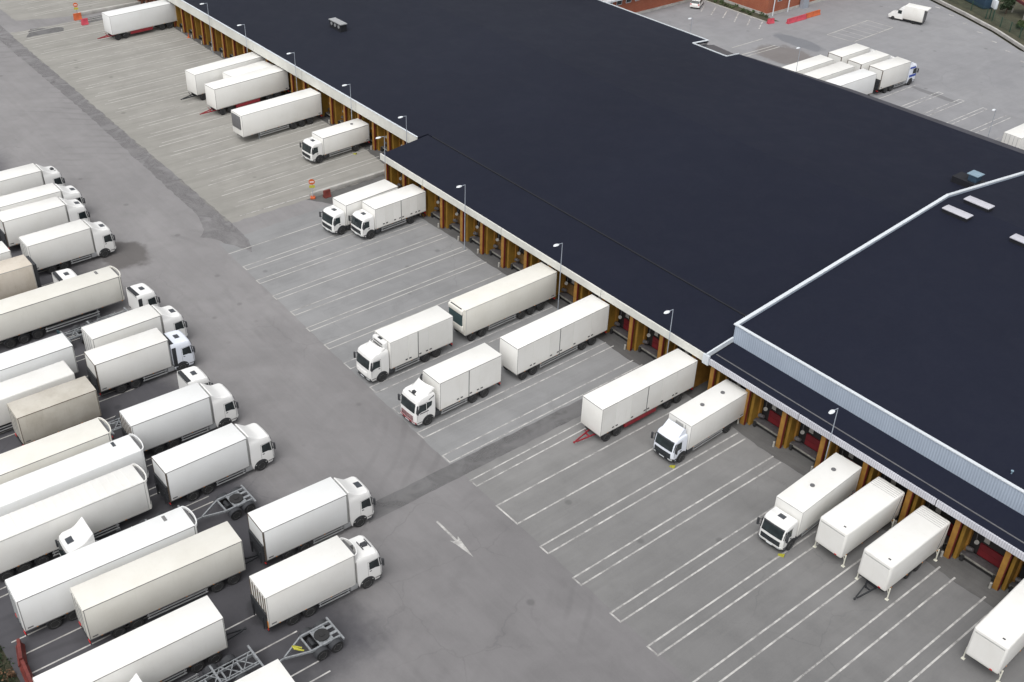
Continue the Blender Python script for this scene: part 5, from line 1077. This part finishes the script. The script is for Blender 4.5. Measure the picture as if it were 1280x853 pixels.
def tree(label, x, y, h, r, seed, mat='leaf', group='trees and bushes beyond the back yard'):
    t = thing('tree', label, 'tree', (x, y, 0), 0, group); rnd = random.Random(seed)
    def tk(mb):
        mb.tube((0, 0, 0), (.1, .05, h * .55), .16, 8, .09)
        for i in range(6):
            a = i * 1.05 + rnd.random(); z = h * (.28 + .05 * i); mb.tube((.05, 0, z), (math.cos(a) * r * .6, math.sin(a) * r * .6, z + h * .25), .06, 6, .02)
    part('trunk', ('trk', seed), tk, M['bark'], t)
    def cr(mb):
        for i in range(16):
            a = rnd.random() * 6.28; q = r * rnd.random() ** .5 * .75; z = h * rnd.uniform(.35, .92)
            clump_mesh(mb, (math.cos(a) * q, math.sin(a) * q, z), r * rnd.uniform(.3, .5), 170, .16, seed * 31 + i, .8)
    part('crown', ('crn', seed), cr, M[mat], t, smooth=0)
for i, (x, y, h, r, lb, mt) in enumerate([(-112.5, 208, 3.6, 1.8, 'small brown-leaved bush left of the navy container', 'dry'), (-109.6, 204.6, 3.2, 1.5, 'green bush between the brown bush and the navy container', 'leaf'), (-98.2, 203.6, 3.0, 1.5, 'dark bush right of the navy container behind the board', 'leaf_dark'), (-92.0, 197.6, 1.5, .9, 'low green shrub inside the fence below the shelter', 'leaf'), (-88.5, 195.2, 1.4, .9, 'low green shrub at the right end of the fence', 'leaf')]): tree(lb, x, y, h, r, 40 + i, mt)
# greenery at the lower left edge of the yard
mb = MB(); rnd = random.Random(11)
for i in range(340):
    x_, y_ = rnd.uniform(-86, -52), 7.0 - 9.5 * rnd.random() ** 1.2; clump_mesh(mb, (x_, y_, -.1 + .25 * rnd.random()), rnd.uniform(.25, .75), 46, .13, 900 + i, .6)
tag(link('undergrowth', mb.mesh('undergrowth', M['leaf_dark'], 0)), 'dark green undergrowth along the yard edge, lower left', 'plants', kind='stuff')
mb = MB()
for i in range(70):
    x_, y_ = rnd.uniform(-66, -55), rnd.uniform(3.5, 7.1); clump_mesh(mb, (x_, y_, .12), rnd.uniform(.15, .4), 30, .10, 1900 + i, .6)
tag(link('dead_leaves', mb.mesh('dead_leaves', M['dry'], 0)), 'reddish dead leaves in the undergrowth at the yard edge', 'plants', kind='stuff')

# ---------------------------------------------------------------- light, sky, camera
w = bpy.data.worlds.new('World'); scene.world = w; w.use_nodes = True; nt = w.node_tree; nt.nodes.clear()
sky = nt.nodes.new('ShaderNodeTexSky'); sky.sky_type = 'NISHITA'; sky.sun_disc = False
SUN_EL, SUN_AZ = R(60), R(150)      # azimuth from +y towards +x
sky.sun_elevation = SUN_EL; sky.sun_rotation = SUN_AZ; sky.air_density = 1.0; sky.dust_density = 4.0; sky.ozone_density = 1.0
hs = nt.nodes.new('ShaderNodeHueSaturation'); hs.inputs['Saturation'].default_value = .12; hs.inputs['Value'].default_value = 1.22
bg = nt.nodes.new('ShaderNodeBackground'); bg.inputs['Strength'].default_value = .15; out = nt.nodes.new('ShaderNodeOutputWorld')
nt.links.new(sky.outputs[0], hs.inputs['Color']); nt.links.new(hs.outputs[0], bg.inputs[0]); nt.links.new(bg.outputs[0], out.inputs[0])
sd = bpy.data.lights.new('sun', 'SUN'); sd.energy = 1.16; sd.angle = R(60); sd.color = (1, .965, .91)
so = bpy.data.objects.new('sun', sd); C.objects.link(so)
dvec = Vector((math.sin(SUN_AZ) * math.cos(SUN_EL), math.cos(SUN_AZ) * math.cos(SUN_EL), math.sin(SUN_EL)))
so.rotation_euler = dvec.to_track_quat('Z', 'Y').to_euler(); so.location = (0, 0, 120)

cd = bpy.data.cameras.new('camera'); co = bpy.data.objects.new('camera', cd); C.objects.link(co); scene.camera = co
cd.sensor_width = 36; cd.sensor_fit = 'HORIZONTAL'; cd.lens = 38.975; cd.clip_end = 2000; cd.clip_start = .5
r0 = Vector((.636651, .770415, .033712)); r1 = Vector((.453605, -.338778, -.824301)); r2 = Vector((-.623632, .540084, -.565148))
mw = Matrix((( r0.x, -r1.x, -r2.x, 0), (r0.y, -r1.y, -r2.y, 0), (r0.z, -r1.z, -r2.z, 63.6), (0, 0, 0, 1)))
co.matrix_world = mw
scene.view_settings.view_transform = 'Standard'; scene.view_settings.look = 'None'; scene.view_settings.exposure = 0; scene.view_settings.gamma = 1
scene.render.engine = 'CYCLES'
